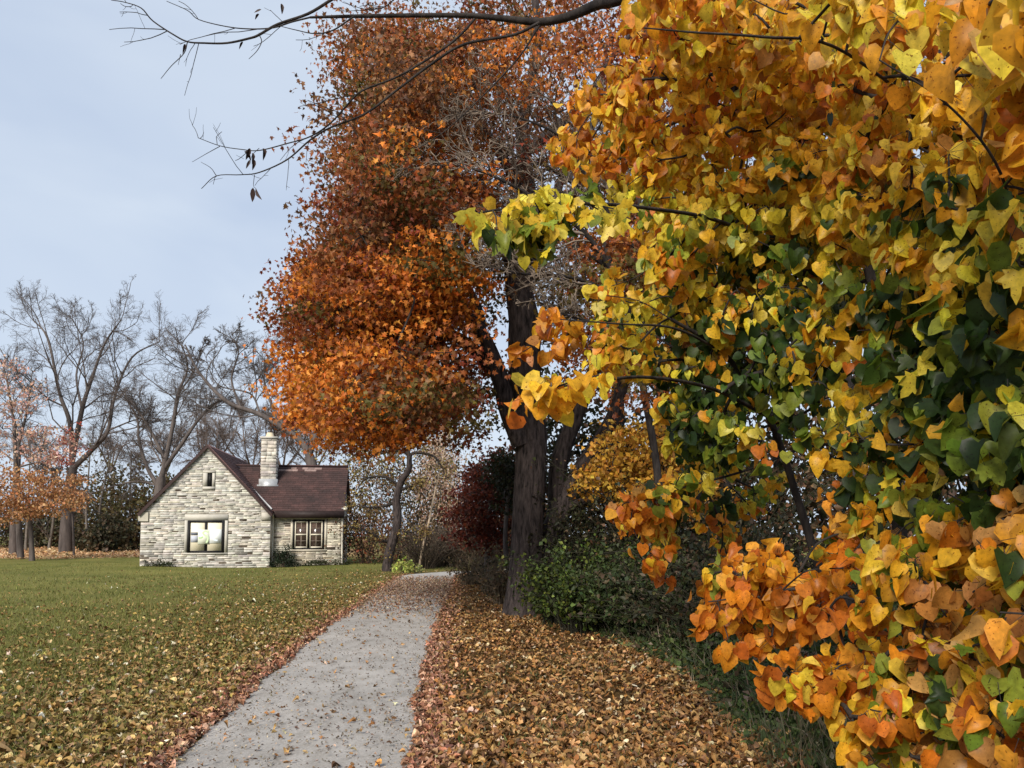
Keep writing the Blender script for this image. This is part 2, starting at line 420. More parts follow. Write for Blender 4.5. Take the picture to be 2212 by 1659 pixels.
# ------------------------------------------------------------------ cottage
HX, HY = at(449, 1225, 36.3)[:2]
HX -= .12
house = Thing('stone_cottage', 'small pale limestone cottage with steep gable, dark red shingle roof and stone chimney', 'house', (HX, HY, 0), math.radians(8))
H = house.o
M_STONE = col_mat('limestone', 0.92, 5.0, 0.38, 0.35)
M_TRIM = col_mat('dressed_stone', 0.9, 3.0, 0.16, 0.1)
M_DARKWOOD = col_mat('dark_painted_wood', 0.6, 8.0, 0.3)
M_BOARD = col_mat('cream_board', 1.0, 2.0, 0.08)
M_PAINT = col_mat('white_paint', 0.6, 4.0, 0.15)
M_METAL = col_mat('lead_flashing', 0.45, 5.0, 0.25, 0.0, 0.3)
m, n, l, b, o = new_mat('brown_reflection_glass')
t = tex_noise(n, l, 3, 4); l.new(ramp(n, l, t.outputs['Fac'], [(0.3, (0.035, 0.022, 0.018)), (0.7, (0.11, 0.075, 0.062))]).outputs['Color'], b.inputs['Base Color'])  # brownish reflection in the dark panes, put into the base colour as mottling
b.inputs['Roughness'].default_value = 0.12; M_GLASS = m
m, n, l, b, o = new_mat('dark_red_shingle')
tcn = n.new('ShaderNodeAttribute'); tcn.attribute_name = 'Col'
t1 = tex_noise(n, l, 1.2, 6); t2 = tex_noise(n, l, 14, 6, rough=0.7)
c1 = mixc(n, l, 'MULTIPLY', 1.0, tcn.outputs['Color'], ramp(n, l, t1.outputs['Fac'], [(0.3, (0.6, 0.62, 0.66)), (0.7, (1.25, 1.2, 1.2))]).outputs['Color'])
c2 = mixc(n, l, 'MULTIPLY', 1.0, c1, ramp(n, l, t2.outputs['Fac'], [(0.3, (0.6,) * 3), (0.7, (1.3,) * 3)]).outputs['Color'])
l.new(c2, b.inputs['Base Color']); b.inputs['Roughness'].default_value = 0.85; M_SHINGLE = m

STONE = [(0.55, 0.525, 0.46), (0.49, 0.475, 0.43), (0.60, 0.57, 0.51), (0.42, 0.405, 0.37), (0.53, 0.485, 0.41), (0.33, 0.315, 0.285)]
STONE_W = [4, 3, 3, 1.6, 1.2, 0.8]
def masonry(mb, z0, z1, xlim, holes, dark=0.035, hr=(0.055, 0.115), lr=(0.16, 0.62), tf=lambda x, d, z: (x, -d, z), dmin=0.008, dmax=0.05):
    z = z0
    while z < z1 - 0.03:
        h = min(R.uniform(*hr), z1 - z); a0, b0 = xlim(z); a1, b1 = xlim(z + h)
        x = a0
        while x < b0 - 0.02:
            w = R.uniform(*lr); w = min(w, b0 - x)
            if b0 - x - w < 0.12: w = b0 - x
            hit = None
            for hx0, hx1, hz0, hz1 in holes:
                if z + h > hz0 + 0.01 and z < hz1 - 0.01:
                    if x < hx1 and x + w > hx0:
                        if x >= hx0 - 0.03: hit = 'skip'; nx_ = hx1
                        else: w = hx0 - x
            if hit: x = nx_; continue
            g_ = 0.007; xa0, xb0 = x + g_, x + w - g_; xa1, xb1 = xa0, xb0
            xa1, xb1 = max(xa0, a1 + g_), min(xb0, b1 - g_); xa0 = max(xa0, a0); 
            if xb1 - xa1 > 0.02:
                d = R.uniform(dmin, dmax); i_ = min(0.016, h * 0.2); j = lambda: R.normal(0, 0.006)
                dk = (xb0 - xa0) < .42 and R.random() < 2.0 * dark * (2.2 if z < 1.9 else (1.2 if z < 3.4 else 0.2))
                c = np.array([0.075, 0.058, 0.045]) * R.uniform(0.6, 1.7) if dk else pick(STONE, 1, STONE_W, 0.10, 0.02)[0] * (R.uniform(.55, .95) if z < .55 + .5 * math.sin(1.7 * x) and R.random() < .6 else 1)
                if dk: d = 0.004
                back = [(xa0, 0, z + g_), (xb0, 0, z + g_), (xb1, 0, z + h - g_), (xa1, 0, z + h - g_)]
                fr = [(xa0 + i_ + j(), d + j() * .6, z + g_ + i_ + j()), (xb0 - i_ + j(), d + j() * .6, z + g_ + i_ + j()), (xb1 - i_ + j(), d * 0.75 + j() * .6, z + h - g_ - i_ + j()), (xa1 + i_ + j(), d * 0.75 + j() * .6, z + h - g_ - i_ + j())]
                v = [tf(*p) for p in back + fr]
                mb.add(v, [(4, 5, 6, 7), (0, 1, 5, 4), (1, 2, 6, 5), (2, 3, 7, 6), (3, 0, 4, 7)], c)
            x += w
        z += h

EA, AP, HW = 2.45, 5.46, 2.80
MORT = (0.35, 0.325, 0.28)
def gable_lim(z): 
    if z < EA: return (-HW, HW)
    k_ = HW * (1 - (z - EA) / (AP - EA)); return (-k_, k_)
# gable wall
w = MB()
w.prism([(-HW, -0.3), (HW, -0.3), (HW, EA), (0, AP), (-HW, EA)], 0.0, 0.35, MORT)
w.box(-HW, -HW + 0.3, 0.35, 9, -0.3, EA - 0.05, MORT); w.box(HW - 0.3, HW, 0.35, 9, -0.3, EA - 0.05, MORT)
w.prism([(-HW, -0.3), (HW, -0.3), (HW, EA), (0, AP), (-HW, EA)], 9.0, 9.3, MORT)
WIN1 = (-0.92, 0.95, 0.55, 2.36); SLOT = (-0.2, 0.34, 3.46, 4.34)
masonry(w, -0.05, AP - 0.06, gable_lim, [WIN1, SLOT, (-HW - .2, -HW + .36, 2.02, 2.46), (HW - 0.42, HW + .2, 2.08, 2.46)])
w.build('gable_wall', M_STONE, H)
def surround(rects, y, col):
    t = MB()
    for x0, x1, z0, z1 in rects: t.box(x0, x1, y - 0.05, y + 0.02, z0, z1, col)
    t.build('window_surround', M_TRIM, H)
surround([(-0.92, 0.94, 2.08, 2.345), (-0.92, -0.79, 0.635, 2.08), (0.81, 0.94, 0.635, 2.08), (-0.95, 0.97, 0.55, 0.635)], 0, (0.48, 0.455, 0.40))
surround([(-0.19, 0.0, 3.605, 4.225), (0.215, 0.33, 3.605, 4.225), (-0.19, 0.33, 4.225, 4.33), (-0.19, 0.33, 3.47, 3.605)], 0, (0.48, 0.455, 0.40))
t = MB(); t.prism([(-HW - 0.1, 2.08), (-HW - 0.04, 2.04), (-HW + .32, 2.04), (-HW + .32, 2.44), (-HW - 0.02, 2.44), (-HW - 0.1, 2.36)], -0.07, 0.02, (0.46, 0.43, 0.36)); t.build('kneeler_stone', M_TRIM, H)
t = MB(); t.box(HW - 0.40, HW - 0.003, -0.06, 0.02, 2.10, 2.44, (0.43, 0.40, 0.35)); t.build('kneeler_stone', M_TRIM, H)
s = MB(); s.box(0.0, 0.215, -0.015, 0.02, 3.605, 4.225, (0.006, 0.006, 0.006)); s.build('vent_slot', M_DARKWOOD, H)

# window with boarded panes and paper notices
BLK = (0.012, 0.011, 0.012)
f = MB()
for x0, x1, z0, z1 in [(-0.79, -0.66, 0.635, 2.08), (0.69, 0.81, 0.635, 2.08), (-0.66, 0.69, 0.635, 0.72), (-0.66, 0.69, 1.98, 2.08), (-0.05, 0.07, 0.72, 1.98)]:
    f.box(x0, x1, -0.062, 0.02, z0, z1, BLK)
win = f.build('window', M_DARKWOOD, H)
for x0, x1 in ((-0.66, -0.05), (0.07, 0.69)):
    p = MB(); p.box(x0, x1, -0.048, 0.0, 0.72, 1.98, (0.78, 0.71, 0.54)); p.build('board', M_BOARD, win)
p = MB(); p.box(-0.33, 0.17, -0.072, -0.066, 1.02, 1.66, (0.76, 0.79, 0.66))
st = smooth_path([(0.12, 0, 1.56), (-0.02, 0, 1.60), (-0.12, 0, 1.52), (-0.04, 0, 1.42), (0.08, 0, 1.34), (0.09, 0, 1.20), (0.03, 0, 1.08)], 4)
def stroke(mb, st, wd, y, col):
    tg = unit(np.gradient(st, axis=0)); nr = np.stack([-tg[:, 2], 0 * tg[:, 0], tg[:, 0]], -1) * wd
    v = np.vstack([st + nr, st - nr]); v[:, 1] = y; k_ = len(st)
    mb.add(v, [(i, i + 1, k_ + i + 1, k_ + i) for i in range(k_ - 1)], col)
stroke(p, st, 0.04, -0.076, (0.54, 0.68, 0.42))
stroke(p, smooth_path([(-0.30, 0, 1.30), (-0.18, 0, 1.30), (-0.12, 0, 1.36)], 4), 0.03, -0.076, (0.38, 0.58, 0.28))
p.build('paper_notice', M_BOARD, win)
p = MB(); p.box(0.173, 0.68, -0.072, -0.066, 1.05, 1.68, (0.74, 0.77, 0.76))
stroke(p, smooth_path([(0.55, 0, 1.56), (0.38, 0, 1.58), (0.31, 0, 1.40), (0.36, 0, 1.22), (0.52, 0, 1.18)], 4), 0.035, -0.076, (0.60, 0.68, 0.74))
p.build('paper_notice', M_BOARD, win)
p = MB(); p.box(-0.64, -0.34, -0.060, -0.05, 1.42, 1.55, (0.14, 0.15, 0.18)); p.box(-0.64, -0.34, -0.060, -0.05, 1.10, 1.40, (0.44, 0.46, 0.52)); p.build('paper_notice', M_BOARD, win)

# wing
WX0, WX1, WY, WD = HW, 5.92, 0.5, 4.7
WE, WR = 2.5, 4.80
WYM = WY + WD / 2
w = MB()
w.box(WX0 + 0.01, WX1, WY, WY + 0.3, -0.3, WE - 0.05, MORT)
w.box(WX0 + 0.01, WX1, WY + WD - 0.3, WY + WD, -0.3, WE - 0.05, MORT)
pl_ = [(WX1, WY, -0.3), (WX1, WY + WD, -0.3), (WX1, WY + WD, WE), (WX1, WYM, WR - 0.12), (WX1, WY, WE)]
w.add(pl_ + [(x - 0.3, y, z) for x, y, z in pl_], [[0, 1, 2, 3, 4], [9, 8, 7, 6, 5]], MORT)
WIN2 = (3.64, 5.28, 0.68, 2.22)
STONE = [(0.56, 0.50, 0.40), (0.49, 0.45, 0.37), (0.60, 0.55, 0.46), (0.42, 0.385, 0.32), (0.50, 0.42, 0.31), (0.36, 0.33, 0.28)]
masonry(w, -0.05, 2.3, lambda z: (WX0 + 0.02, WX1), [WIN2], 0.02, tf=lambda x, d, z: (x, WY - d, z))
masonry(w, -0.05, 2.4, lambda z: (WY + 0.02, WY + WD - 0.02), [], 0.02, tf=lambda x, d, z: (WX1 + d, x, z))
w.build('wing_wall', M_STONE, H)
surround([(3.64, 3.745, 0.755, 2.14), (5.165, 5.27, 0.755, 2.14), (3.62, 5.29, 0.68, 0.755), (3.64, 5.27, 2.14, 2.22)], WY, (0.54, 0.49, 0.40))
f = MB()
for x0, x1, z0, z1 in [(3.745, 3.825, 0.76, 2.14), (5.085, 5.165, 0.76, 2.14), (3.825, 5.085, 0.76, 0.82), (3.825, 5.085, 2.06, 2.14), (4.41, 4.5, 0.82, 2.06)]:
    f.box(x0, x1, WY - 0.062, WY + 0.02, z0, z1, BLK)
win2 = f.build('window', M_DARKWOOD, H)
for x0, x1 in ((3.825, 4.41), (4.5, 5.085)):
    sa = MB(); c = (0.60, 0.55, 0.44); zm = 1.44
    for a0, a1, z0, z1 in [(x0, x0 + .055, .82, 2.06), (x1 - .055, x1, .82, 2.06), (x0 + .055, x1 - .055, .82, .885), (x0 + .055, x1 - .055, 2.0, 2.06), (x0 + .055, x1 - .055, zm - .03, zm + .03)]:
        sa.box(a0, a1, WY - 0.05, WY, z0, z1, c)
    xm = (x0 + x1) / 2
    for z0, z1 in ((.885, zm - .03), (zm + .03, 2.0)):
        sa.box(xm - .012, xm + .012, WY - 0.034, WY - .006, z0, z1, (0.30, 0.25, 0.20))
        sa.box(x0 + .055, xm - .012, WY - 0.032, WY - .006, (z0 + z1) / 2 - .01, (z0 + z1) / 2 + .01, (0.22, 0.18, 0.15))
        sa.box(xm + .012, x1 - .055, WY - 0.032, WY - .006, (z0 + z1) / 2 - .01, (z0 + z1) / 2 + .01, (0.22, 0.18, 0.15))
    sash = sa.build('sash', M_PAINT, win2)
    gl = MB(); gl.box(x0 + .05, x1 - .05, WY - 0.012, WY - 0.004, .86, 2.02); gl.build('pane', M_GLASS, win2)

# roofs, built as overlapping shingle courses
def slope(mb, P0, U, V, W, L, base, th=0.05, course=0.16, worn=None):
    """P0 eave corner, U along the eave, V up the slope"""
    P0, U, V = map(lambda q: np.asarray(q, float), (P0, U, V)); Nn = np.cross(U, V)
    if Nn[2] < 0: Nn = -Nn
    c = lambda u, v, h: P0 + U * u + V * v + Nn * h
    v8 = [c(0, 0, -th), c(W, 0, -th), c(W, L, -th), c(0, L, -th), c(0, 0, 0), c(W, 0, 0), c(W, L, 0), c(0, L, 0)]
    mb.add(v8, [(0, 1, 2, 3), (4, 7, 6, 5), (0, 4, 5, 1), (1, 5, 6, 2), (2, 6, 7, 3), (3, 7, 4, 0)], base)
    nr = int(L / course)
    for r in range(nr):
        u = -R.uniform(0, .3)
        while u < W:
            wd = R.uniform(.24, .36); a_, b_ = max(u, 0), min(u + wd - .006, W); u += wd
            if b_ - a_ < .02: continue
            v0, v1 = r * course, (r + 1) * course; col = np.asarray(base) * R.uniform(.72, 1.3)
            if worn and worn(a_, v0): col = np.array([0.24, 0.17, 0.15]) * R.uniform(.7, 1.2)
            h = R.uniform(.018, .028)
            mb.add([c(a_, v0, h), c(b_, v0, h), c(b_, v1, .005), c(a_, v1, .005), c(a_, v0, .002), c(b_, v0, .002)], [(0, 1, 2, 3), (4, 5, 1, 0)], col)
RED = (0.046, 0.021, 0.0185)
r2 = math.sqrt(0.5); GP = math.atan2(AP - EA, HW); cg, sg = math.cos(GP), math.sin(GP)
GL = HW / cg + 0.14
ro = MB()
eL = np.array([-HW - 0.1, -0.14, EA + 0.06 - 0.1 * sg / cg])
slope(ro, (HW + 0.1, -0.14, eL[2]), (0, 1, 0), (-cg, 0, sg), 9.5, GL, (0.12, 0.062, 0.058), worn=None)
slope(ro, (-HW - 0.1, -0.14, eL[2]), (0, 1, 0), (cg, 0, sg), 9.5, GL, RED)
wp = math.atan2(WR - WE, WD / 2 + 0.3); cw, sw = math.cos(wp), math.sin(wp); WLn = (WD / 2 + 0.3) / cw
slope(ro, (0.9, WY - 0.3, WE + 0.02), (1, 0, 0), (0, cw, sw), 5.18, WLn, RED, worn=lambda u, v: v > WLn * 0.86 and 1.7 < u < 3.9 and R.random() < .55)
slope(ro, (0.9, WY + WD + 0.3, WE + 0.02), (1, 0, 0), (0, -cw, sw), 5.18, WLn, RED)
ro.box(0.4, 6.08, WYM - 0.09, WYM + 0.09, WR - 0.02, WR + 0.055, (0.07, 0.035, 0.033))
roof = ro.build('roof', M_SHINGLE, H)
fa = MB()
for sx in (-1, 1):
    e = [(sx * (HW + 0.11), eL[2] - 0.05), (sx * 0.0, eL[2] - 0.05 + (HW + 0.11) * sg / cg), (0, eL[2] - 0.05 + (HW + 0.11) * sg / cg - 0.13), (sx * (HW + 0.05), eL[2] - 0.155)]
    fa.prism(e if sx > 0 else e[::-1], -0.165 - 0.002 * sx, -0.141, (0.045, 0.026, 0.024))
fa.build('bargeboard', M_DARKWOOD, H)
fa = MB(); fa.box(WX0 + 0.14, 6.08, WY - 0.33, WY - 0.29, 2.2, 2.52, (0.028, 0.018, 0.017)); fa.box(WX0 + .14, 6.06, WY - .28, WY - 0.06, 2.31, 2.34, (0.03, 0.02, 0.018))
fa.build('fascia', M_DARKWOOD, H)
fl = MB()
va = np.array([HW + 0.02, WY - 0.3, WE + 0.1]); vb = np.array([HW - 1.55, WY + 1.22, WE + 1.58])
q = smooth_path([va, vb], 3); fl.tube(q, 0.04, 5, (0.5, 0.5, 0.5)); fl.build('flashing', M_METAL, H)
ch = MB(); CX0, CX1, CYa, CYb = 2.02, 2.76, 1.7, 2.4
ch.box(CX0 + .03, CX1 - .03, CYa + .03, CYb - .03, 3.2, 6.02, MORT)
STONE = [(0.55, 0.51, 0.44), (0.48, 0.45, 0.40), (0.40, 0.38, 0.35), (0.60, 0.56, 0.50), (0.30, 0.28, 0.26), (0.5, 0.44, 0.36)]
for tf_, lo, hi in ((lambda x, d, z: (x, CYa + .03 - d, z), CX0, CX1), (lambda x, d, z: (CX1 - .03 + d, x, z), CYa, CYb), (lambda x, d, z: (CX0 + .03 - d, x, z), CYa, CYb)):
    masonry(ch, 4.05, 6.0, lambda z: (lo + .01, hi - .01), [], 0.02, (0.1, 0.2), (0.2, 0.5), tf=tf_)
chim = ch.build('chimney', M_STONE, roof)
cp = MB(); cp.box(CX0 - .04, CX1 + .04, CYa - .04, CYb + .04, 6.02, 6.12, (0.42, 0.40, 0.36))
cp.tube([(CX0 + .36, CYa + .35, 6.12), (CX0 + .36, CYa + .35, 6.34)], [0.22, 0.15], 10, (0.60, 0.50, 0.36), cap=True); cp.build('chimney_cap', M_TRIM, roof)
cf = MB(); cf.box(CX0 - .05, CX1 + .05, CYa - .05, CYb + .0, 3.4, 4.08, (0.42, 0.43, 0.44)); cf.box(CX0 - .12, CX1 + .12, CYa - .14, CYa + .05, 3.70, 3.80, (0.40, 0.41, 0.42)); cf.build('chimney_flashing', M_METAL, roof)
for px_, py_ in ((HW + 0.05, WY - 0.12), (WX1 + 0.06, WY - 0.06)):
    d = MB(); d.tube([(px_, py_, 0.0), (px_, py_, 2.18)], 0.045, 8, (0.58, 0.54, 0.46), cap=True); d.tube([(px_, py_, 2.18), (px_ + .02, py_ - .14, 2.36)], 0.045, 8, (0.58, 0.54, 0.46), cap=True)
    d.build('downspout', M_PAINT, H)
d = MB(); d.box(WX1 + 0.12, WX1 + 0.28, WY - 0.26, WY - 0.12, 2.58, 2.74, (0.75, 0.72, 0.62)); d.box(WX1 + 0.03, WX1 + 0.12, WY - 0.22, WY - 0.16, 2.62, 2.68, (0.3, .3, .3)); d.build('gable_lamp', M_PAINT, H)

# ------------------------------------------------------------------ generic plants
def shrub(name, label, cat, base, w, d, h, pal, wts=None, n=40, per=60, size=0.12, tmpl=FOLD, stem_c=(0.05, 0.035, 0.025), stems=9, zlo=0.15, group=None, bias=(0, -0.2, 0.6), fill=0.55, mat=None, nseed=1, shape=1.0, rad=0.03):
    base = np.asarray(base, float); th = Thing(name, label, cat, (base[0], base[1], gz(base[0], base[1])), 0, group)
    u = rdir(n); u[:, 2] = np.abs(u[:, 2]) ** shape; r = R.uniform(fill, 1, n) ** 0.6 * R.uniform(.72, 1.18, n)
    C = u * r[:, None] * np.array([w, d, h * (1 - zlo)]) * (1 + 0.45 * vnoise(u, 2.8, nseed)[:, None]) + th.loc + np.array([0, 0, h * zlo])
    st = MB(); 
    sk = [np.linspace(th.loc, th.loc + np.array([0, 0, h * 0.35]), 4)]
    for i in range(stems):
        a_ = R.uniform(0, 6.28); e = th.loc + np.array([math.cos(a_) * w * 0.5, math.sin(a_) * d * 0.5, h * R.uniform(.45, .8)])
        q = smooth_path([th.loc + R.normal(0, [w * .08, d * .08, 0]), (th.loc + e) / 2 + R.normal(0, h * .04, 3), e], 4)
        st.tube(q, np.linspace(rad, rad * .4, len(q)), 5, stem_c); sk.append(q)
    sk = np.vstack(sk); attach(st, sk, np.full(len(sk), rad * .6), C, rad * .12, sides=4)
    st.c = {k_: [np.broadcast_to(np.asarray(stem_c, np.float32), c.shape) for c in v] for k_, v in st.c.items()}
    th.part(st, 'stem', M_STEM)
    lv = MB(); sp = np.array([w, d, h]) * 0.32
    cluster_leaves(lv, C, per, sp, size, tmpl, pal, wts, bias)
    th.part(lv, 'foliage', mat or M_LEAF); return th

def wild_bush(name, label, cat, base, w, h, pal, wts=None, stems=70, size=.07, tmpl=FOLD, stem_c=(.07, .05, .035), per=34, group=None, arch=.55, bare=.15):
    """arching leafy stems rising from one root"""
    th = Thing(name, label, cat, (base[0], base[1], gz(base[0], base[1])), 0, group); st = MB(); lv = MB()
    for i in range(stems):
        a_ = R.uniform(0, 6.28); o = np.array([math.cos(a_), math.sin(a_), 0]); L_ = h * R.uniform(.45, 1.25); rr_ = w * R.random() ** .6
        t_ = np.linspace(0, 1, 7)[:, None]; k_ = R.uniform(.3, 1) * arch
        q = th.loc + o * R.uniform(0, .35) * w + o * rr_ * t_ ** 1.4 + np.array([0, 0, 1]) * L_ * (t_ - k_ * t_ ** 3 * .8) + R.normal(0, .03 * h, (7, 3)) * t_
        st.tube(q, np.linspace(.009, .003, 7) * (1 + .3 * h), 4, stem_c)
        if R.random() < bare: continue
        m_ = int(per * L_ / h); u = R.uniform(.18, 1, m_) ** .8 * 5.999; j = u.astype(int); f = (u - j)[:, None]
        p = q[j] * (1 - f) + q[j + 1] * f + R.normal(0, .035 * h + .02, (m_, 3)); sd_ = unit(rdir(m_) + .5 * o + np.array([0, 0, -.25]))
        put_leaves(lv, p, sd_, unit(rdir(m_) + np.array([0, -.25, .8])), size * R.uniform(.5, 1.3, m_), tmpl, pick(pal, m_, wts, .22) * R.uniform(.75, 1.3))
    th.part(st, 'stem', M_STEM); th.part(lv, 'foliage', M_LEAF); return th

# ------------------------------------------------------------------ far background on the left
FAR_CFG = [dict(n=11, abs=1, len=0.42, rmin=0.028, seg=6, wob=0.16, up=0.07, t0=0.15, thin=0.011, sides=5),
           dict(n=8, abs=1, len=0.55, rmin=0.014, seg=5, wob=0.2, up=0.03, t0=0.1, thin=0.009, sides=4),
           dict(n=8, abs=1, len=0.52, rmin=0.0065, seg=4, wob=0.22, up=0.04, t0=0.1, thin=0.008, sides=3),
           dict(n=5, abs=1, len=0.55, rmin=0.0042, seg=3, wob=0.25, up=0.04, t0=0.1, thin=0.007, sides=3)]
def far_tree(label, depth, trunk, limbs, r0, cfg=FAR_CFG, mat=None, group='bare trees beyond the cottage', name='bare_tree', tip=0.02):
    P = lambda q: [at(x, y, depth + (q_[2] if len(q_) > 2 else 0)) for q_ in q for x, y in [q_[:2]]]
    b0 = P(trunk)[0]; th = Thing(name, label, 'tree', (b0[0], b0[1], 0), 0, group)
    t = MB(); tp = P(trunk); tp[0][2] = -0.1; limb(t, tp, r0 * .95, r0 * .6, 10, lobes=.03)
    b = MB()
    for lm, ra, rb in limbs:
        p, rr = limb(t, P(lm), ra * .66, rb * .6, 7); spawn(b, p, rr, 0, cfg)
    th.part(t, 'trunk', mat or M_BARK_FAR, True); th.part(b, 'branches', mat or M_BARK_FAR); return th

far_tree('tall bare vase-shaped tree left of the cottage, forking into three limbs', 56, [(142, 1195), (148, 1080), (157, 1010)],
         [([(157, 1015), (151, 915), (128, 847), (103, 731), (70, 690, 2)], .30, .06), ([(155, 1000), (177, 885), (195, 828), (225, 745), (262, 690, -2)], .30, .06), ([(160, 1010), (205, 965), (233, 930), (248, 855), (285, 772), (345, 738, 2)], .30, .06), ([(177, 885), (165, 810, 3), (180, 740, 4), (150, 680, 4)], .15, .04), ([(233, 930), (300, 905), (360, 905)], .1, .03), ([(152, 1060), (110, 1010), (70, 960)], .1, .03)], .5)
far_tree('bare tree rising directly behind the left slope of the gable', 50, [(340, 1195), (342, 1090), (348, 1030)],
         [([(342, 1050), (318, 1010), (300, 950), (296, 905), (265, 850)], .22, .05), ([(348, 1030), (352, 985), (310, 905), (285, 870), (262, 850, 2)], .22, .05), ([(350, 1030), (372, 925), (385, 850), (405, 795), (392, 740)], .25, .05), ([(356, 1010), (395, 955), (430, 905), (470, 868), (500, 870)], .22, .05), ([(346, 1050), (290, 1040), (200, 1065), (165, 1080)], .12, .03), ([(385, 850), (420, 800), (440, 740)], .1, .03)], .45)
far_tree('dark leaning bare tree behind the chimney, its long limb reaching left', 46, [(715, 1195), (695, 1080), (668, 985)],
         [([(668, 985), (645, 948), (563, 896), (491, 868), (431, 806), (400, 745)], .34, .07), ([(620, 930), (585, 870), (570, 810), (590, 750)], .17, .04), ([(668, 985), (690, 900), (680, 800), (640, 720)], .28, .05), ([(520, 880), (500, 820), (515, 760), (500, 720)], .12, .03), ([(563, 896), (540, 850, 2), (470, 830, 3), (440, 760, 3)], .1, .03)], .5)
far_tree('small bare grey tree at the far left edge of the lawn', 52, [(28, 1195), (34, 1060), (40, 960)],
         [([(40, 960), (25, 880), (10, 800), (-20, 740)], .16, .04), ([(40, 960), (60, 880), (70, 800)], .16, .04), ([(36, 1010), (90, 1000), (120, 1030)], .1, .03), ([(36, 1000), (-20, 960), (-60, 950)], .1, .03)], .28)
# brown-twig thicket of small trees over the roof
for i, (vx, top, dp) in enumerate([(455, 860, 58), (545, 830, 62), (610, 850, 54), (680, 890, 60), (240, 960, 70), (360, 920, 72), (80, 900, 72)]):
    far_tree('small brown twiggy tree far behind the roof of the cottage' if i < 4 else 'slim bare grey tree in the far wood behind the lawn', dp, [(vx, 1180), (vx + R.uniform(-8, 8), 1080), (vx + R.uniform(-12, 12), 1020)],
             [([(vx, 1020), (vx + s_ * R.uniform(20, 60), 960, R.uniform(-2, 2)), (vx + s_ * R.uniform(30, 90), top + R.uniform(-10, 60), R.uniform(-2, 2))], .12, .03) for s_ in (-1, -.3, .3, 1)], .2, mat=M_TWIG, group='far twiggy trees')
PINKO = [(0.64, 0.40, 0.30), (0.58, 0.32, 0.23), (0.66, 0.46, 0.35), (0.52, 0.30, 0.23)]
OR_FAR = [(0.50, 0.24, 0.10), (0.42, 0.18, 0.07), (0.58, 0.33, 0.16), (0.32, 0.16, 0.075)]
def small_tree(name, label, base, polys, n, per, size, pal, wts, depth, dspread, r=.12, spread=(.5, .5, .35), tmpl=FOLD, group=None, mat=None, bark=None, trunk_top=None, bias=(0, -.3, .5), tips=.008, colf=None, gap=None):
    """trunk + crown whose leaf clumps fill an outline at a given distance"""
    base = np.array([base[0], base[1], gz(base[0], base[1])]); th = Thing(name, label, 'tree', base, 0, group); C = []
    for poly in polys:
        p = np.asarray(poly, float); lo, hi = p.min(0), p.max(0); got = 0
        while got < n // len(polys):
            x, y = R.uniform(lo[0], hi[0]), R.uniform(lo[1], hi[1])
            if in_poly(np.array([x]), np.array([y]), p)[0]:
                q = at(x, y, depth + R.uniform(-1, 1) * dspread)
                if gap and vnoise(q[None], gap[0], gap[2])[0] > gap[1]: continue
                C.append(q); got += 1
    C = np.array(C); top = C.mean(0) if trunk_top is None else np.asarray(trunk_top)
    t = MB(); tp, rr = limb(t, [base - [0, 0, .1], base * .6 + top * .4 + R.normal(0, .1, 3), top], r, r * .45, 8, lobes=.04)
    b = MB(); attach(b, tp[len(tp) // 4:], rr[len(tp) // 4:], C, tips)
    th.part(t, 'trunk', bark or M_BARK_FAR, True); th.part(b, 'branches', bark or M_BARK_FAR)
    lv = MB()
    cluster_leaves(lv, C, per, spread, size, tmpl, pal if colf is None else colf(C), wts, bias); th.part(lv, 'crown', mat or M_LEAF); return th

def xy(vx, depth): q = at(vx, 1200, depth); return q[0], q[1]
small_tree('autumn_tree', 'pale pinkish orange tree with thin crown at the far left edge', xy(45, 47), [[(-60, 790), (20, 775), (60, 800), (100, 850), (60, 900), (150, 930), (168, 985), (60, 1010), (-60, 1000)]], 90, 30, .17, PINKO, None, 47, 3, .2, (.7, .7, .4), gap=(1.1, .12, 5))
small_tree('autumn_tree', 'low spreading orange tree with dense drooping foliage below the pinkish crown', xy(70, 44), [[(-60, 1010), (60, 1020), (160, 1030), (172, 1100), (90, 1120), (-60, 1118)]], 90, 60, .16, OR_FAR, None, 44, 2, .16, (.75, .7, .35))
small_tree('autumn_tree', 'rusty leafed sapling in front of the tall bare tree', xy(160, 50), [[(120, 945), (150, 925), (178, 950), (170, 1010), (110, 1000)]], 14, 30, .15, [(0.5, .13, .09), (.42, .1, .06)], None, 50, .8, .07, (.5, .5, .35))
DKG = [(0.018, 0.024, 0.010), (0.030, 0.034, 0.012), (0.045, 0.045, 0.015), (0.04, 0.028, 0.012)]
FDK = [(0.06, 0.064, 0.036), (0.085, 0.08, 0.042), (0.11, 0.09, 0.05), (0.12, 0.085, 0.05)]
OLV = [(0.125, 0.11, 0.04), (0.10, 0.09, 0.04), (0.17, 0.13, 0.05), (0.12, 0.08, 0.042)]
OLV_OLD = [(0.085, 0.080, 0.022), (0.06, 0.06, 0.02), (0.12, 0.095, 0.03), (0.07, 0.045, 0.02)]
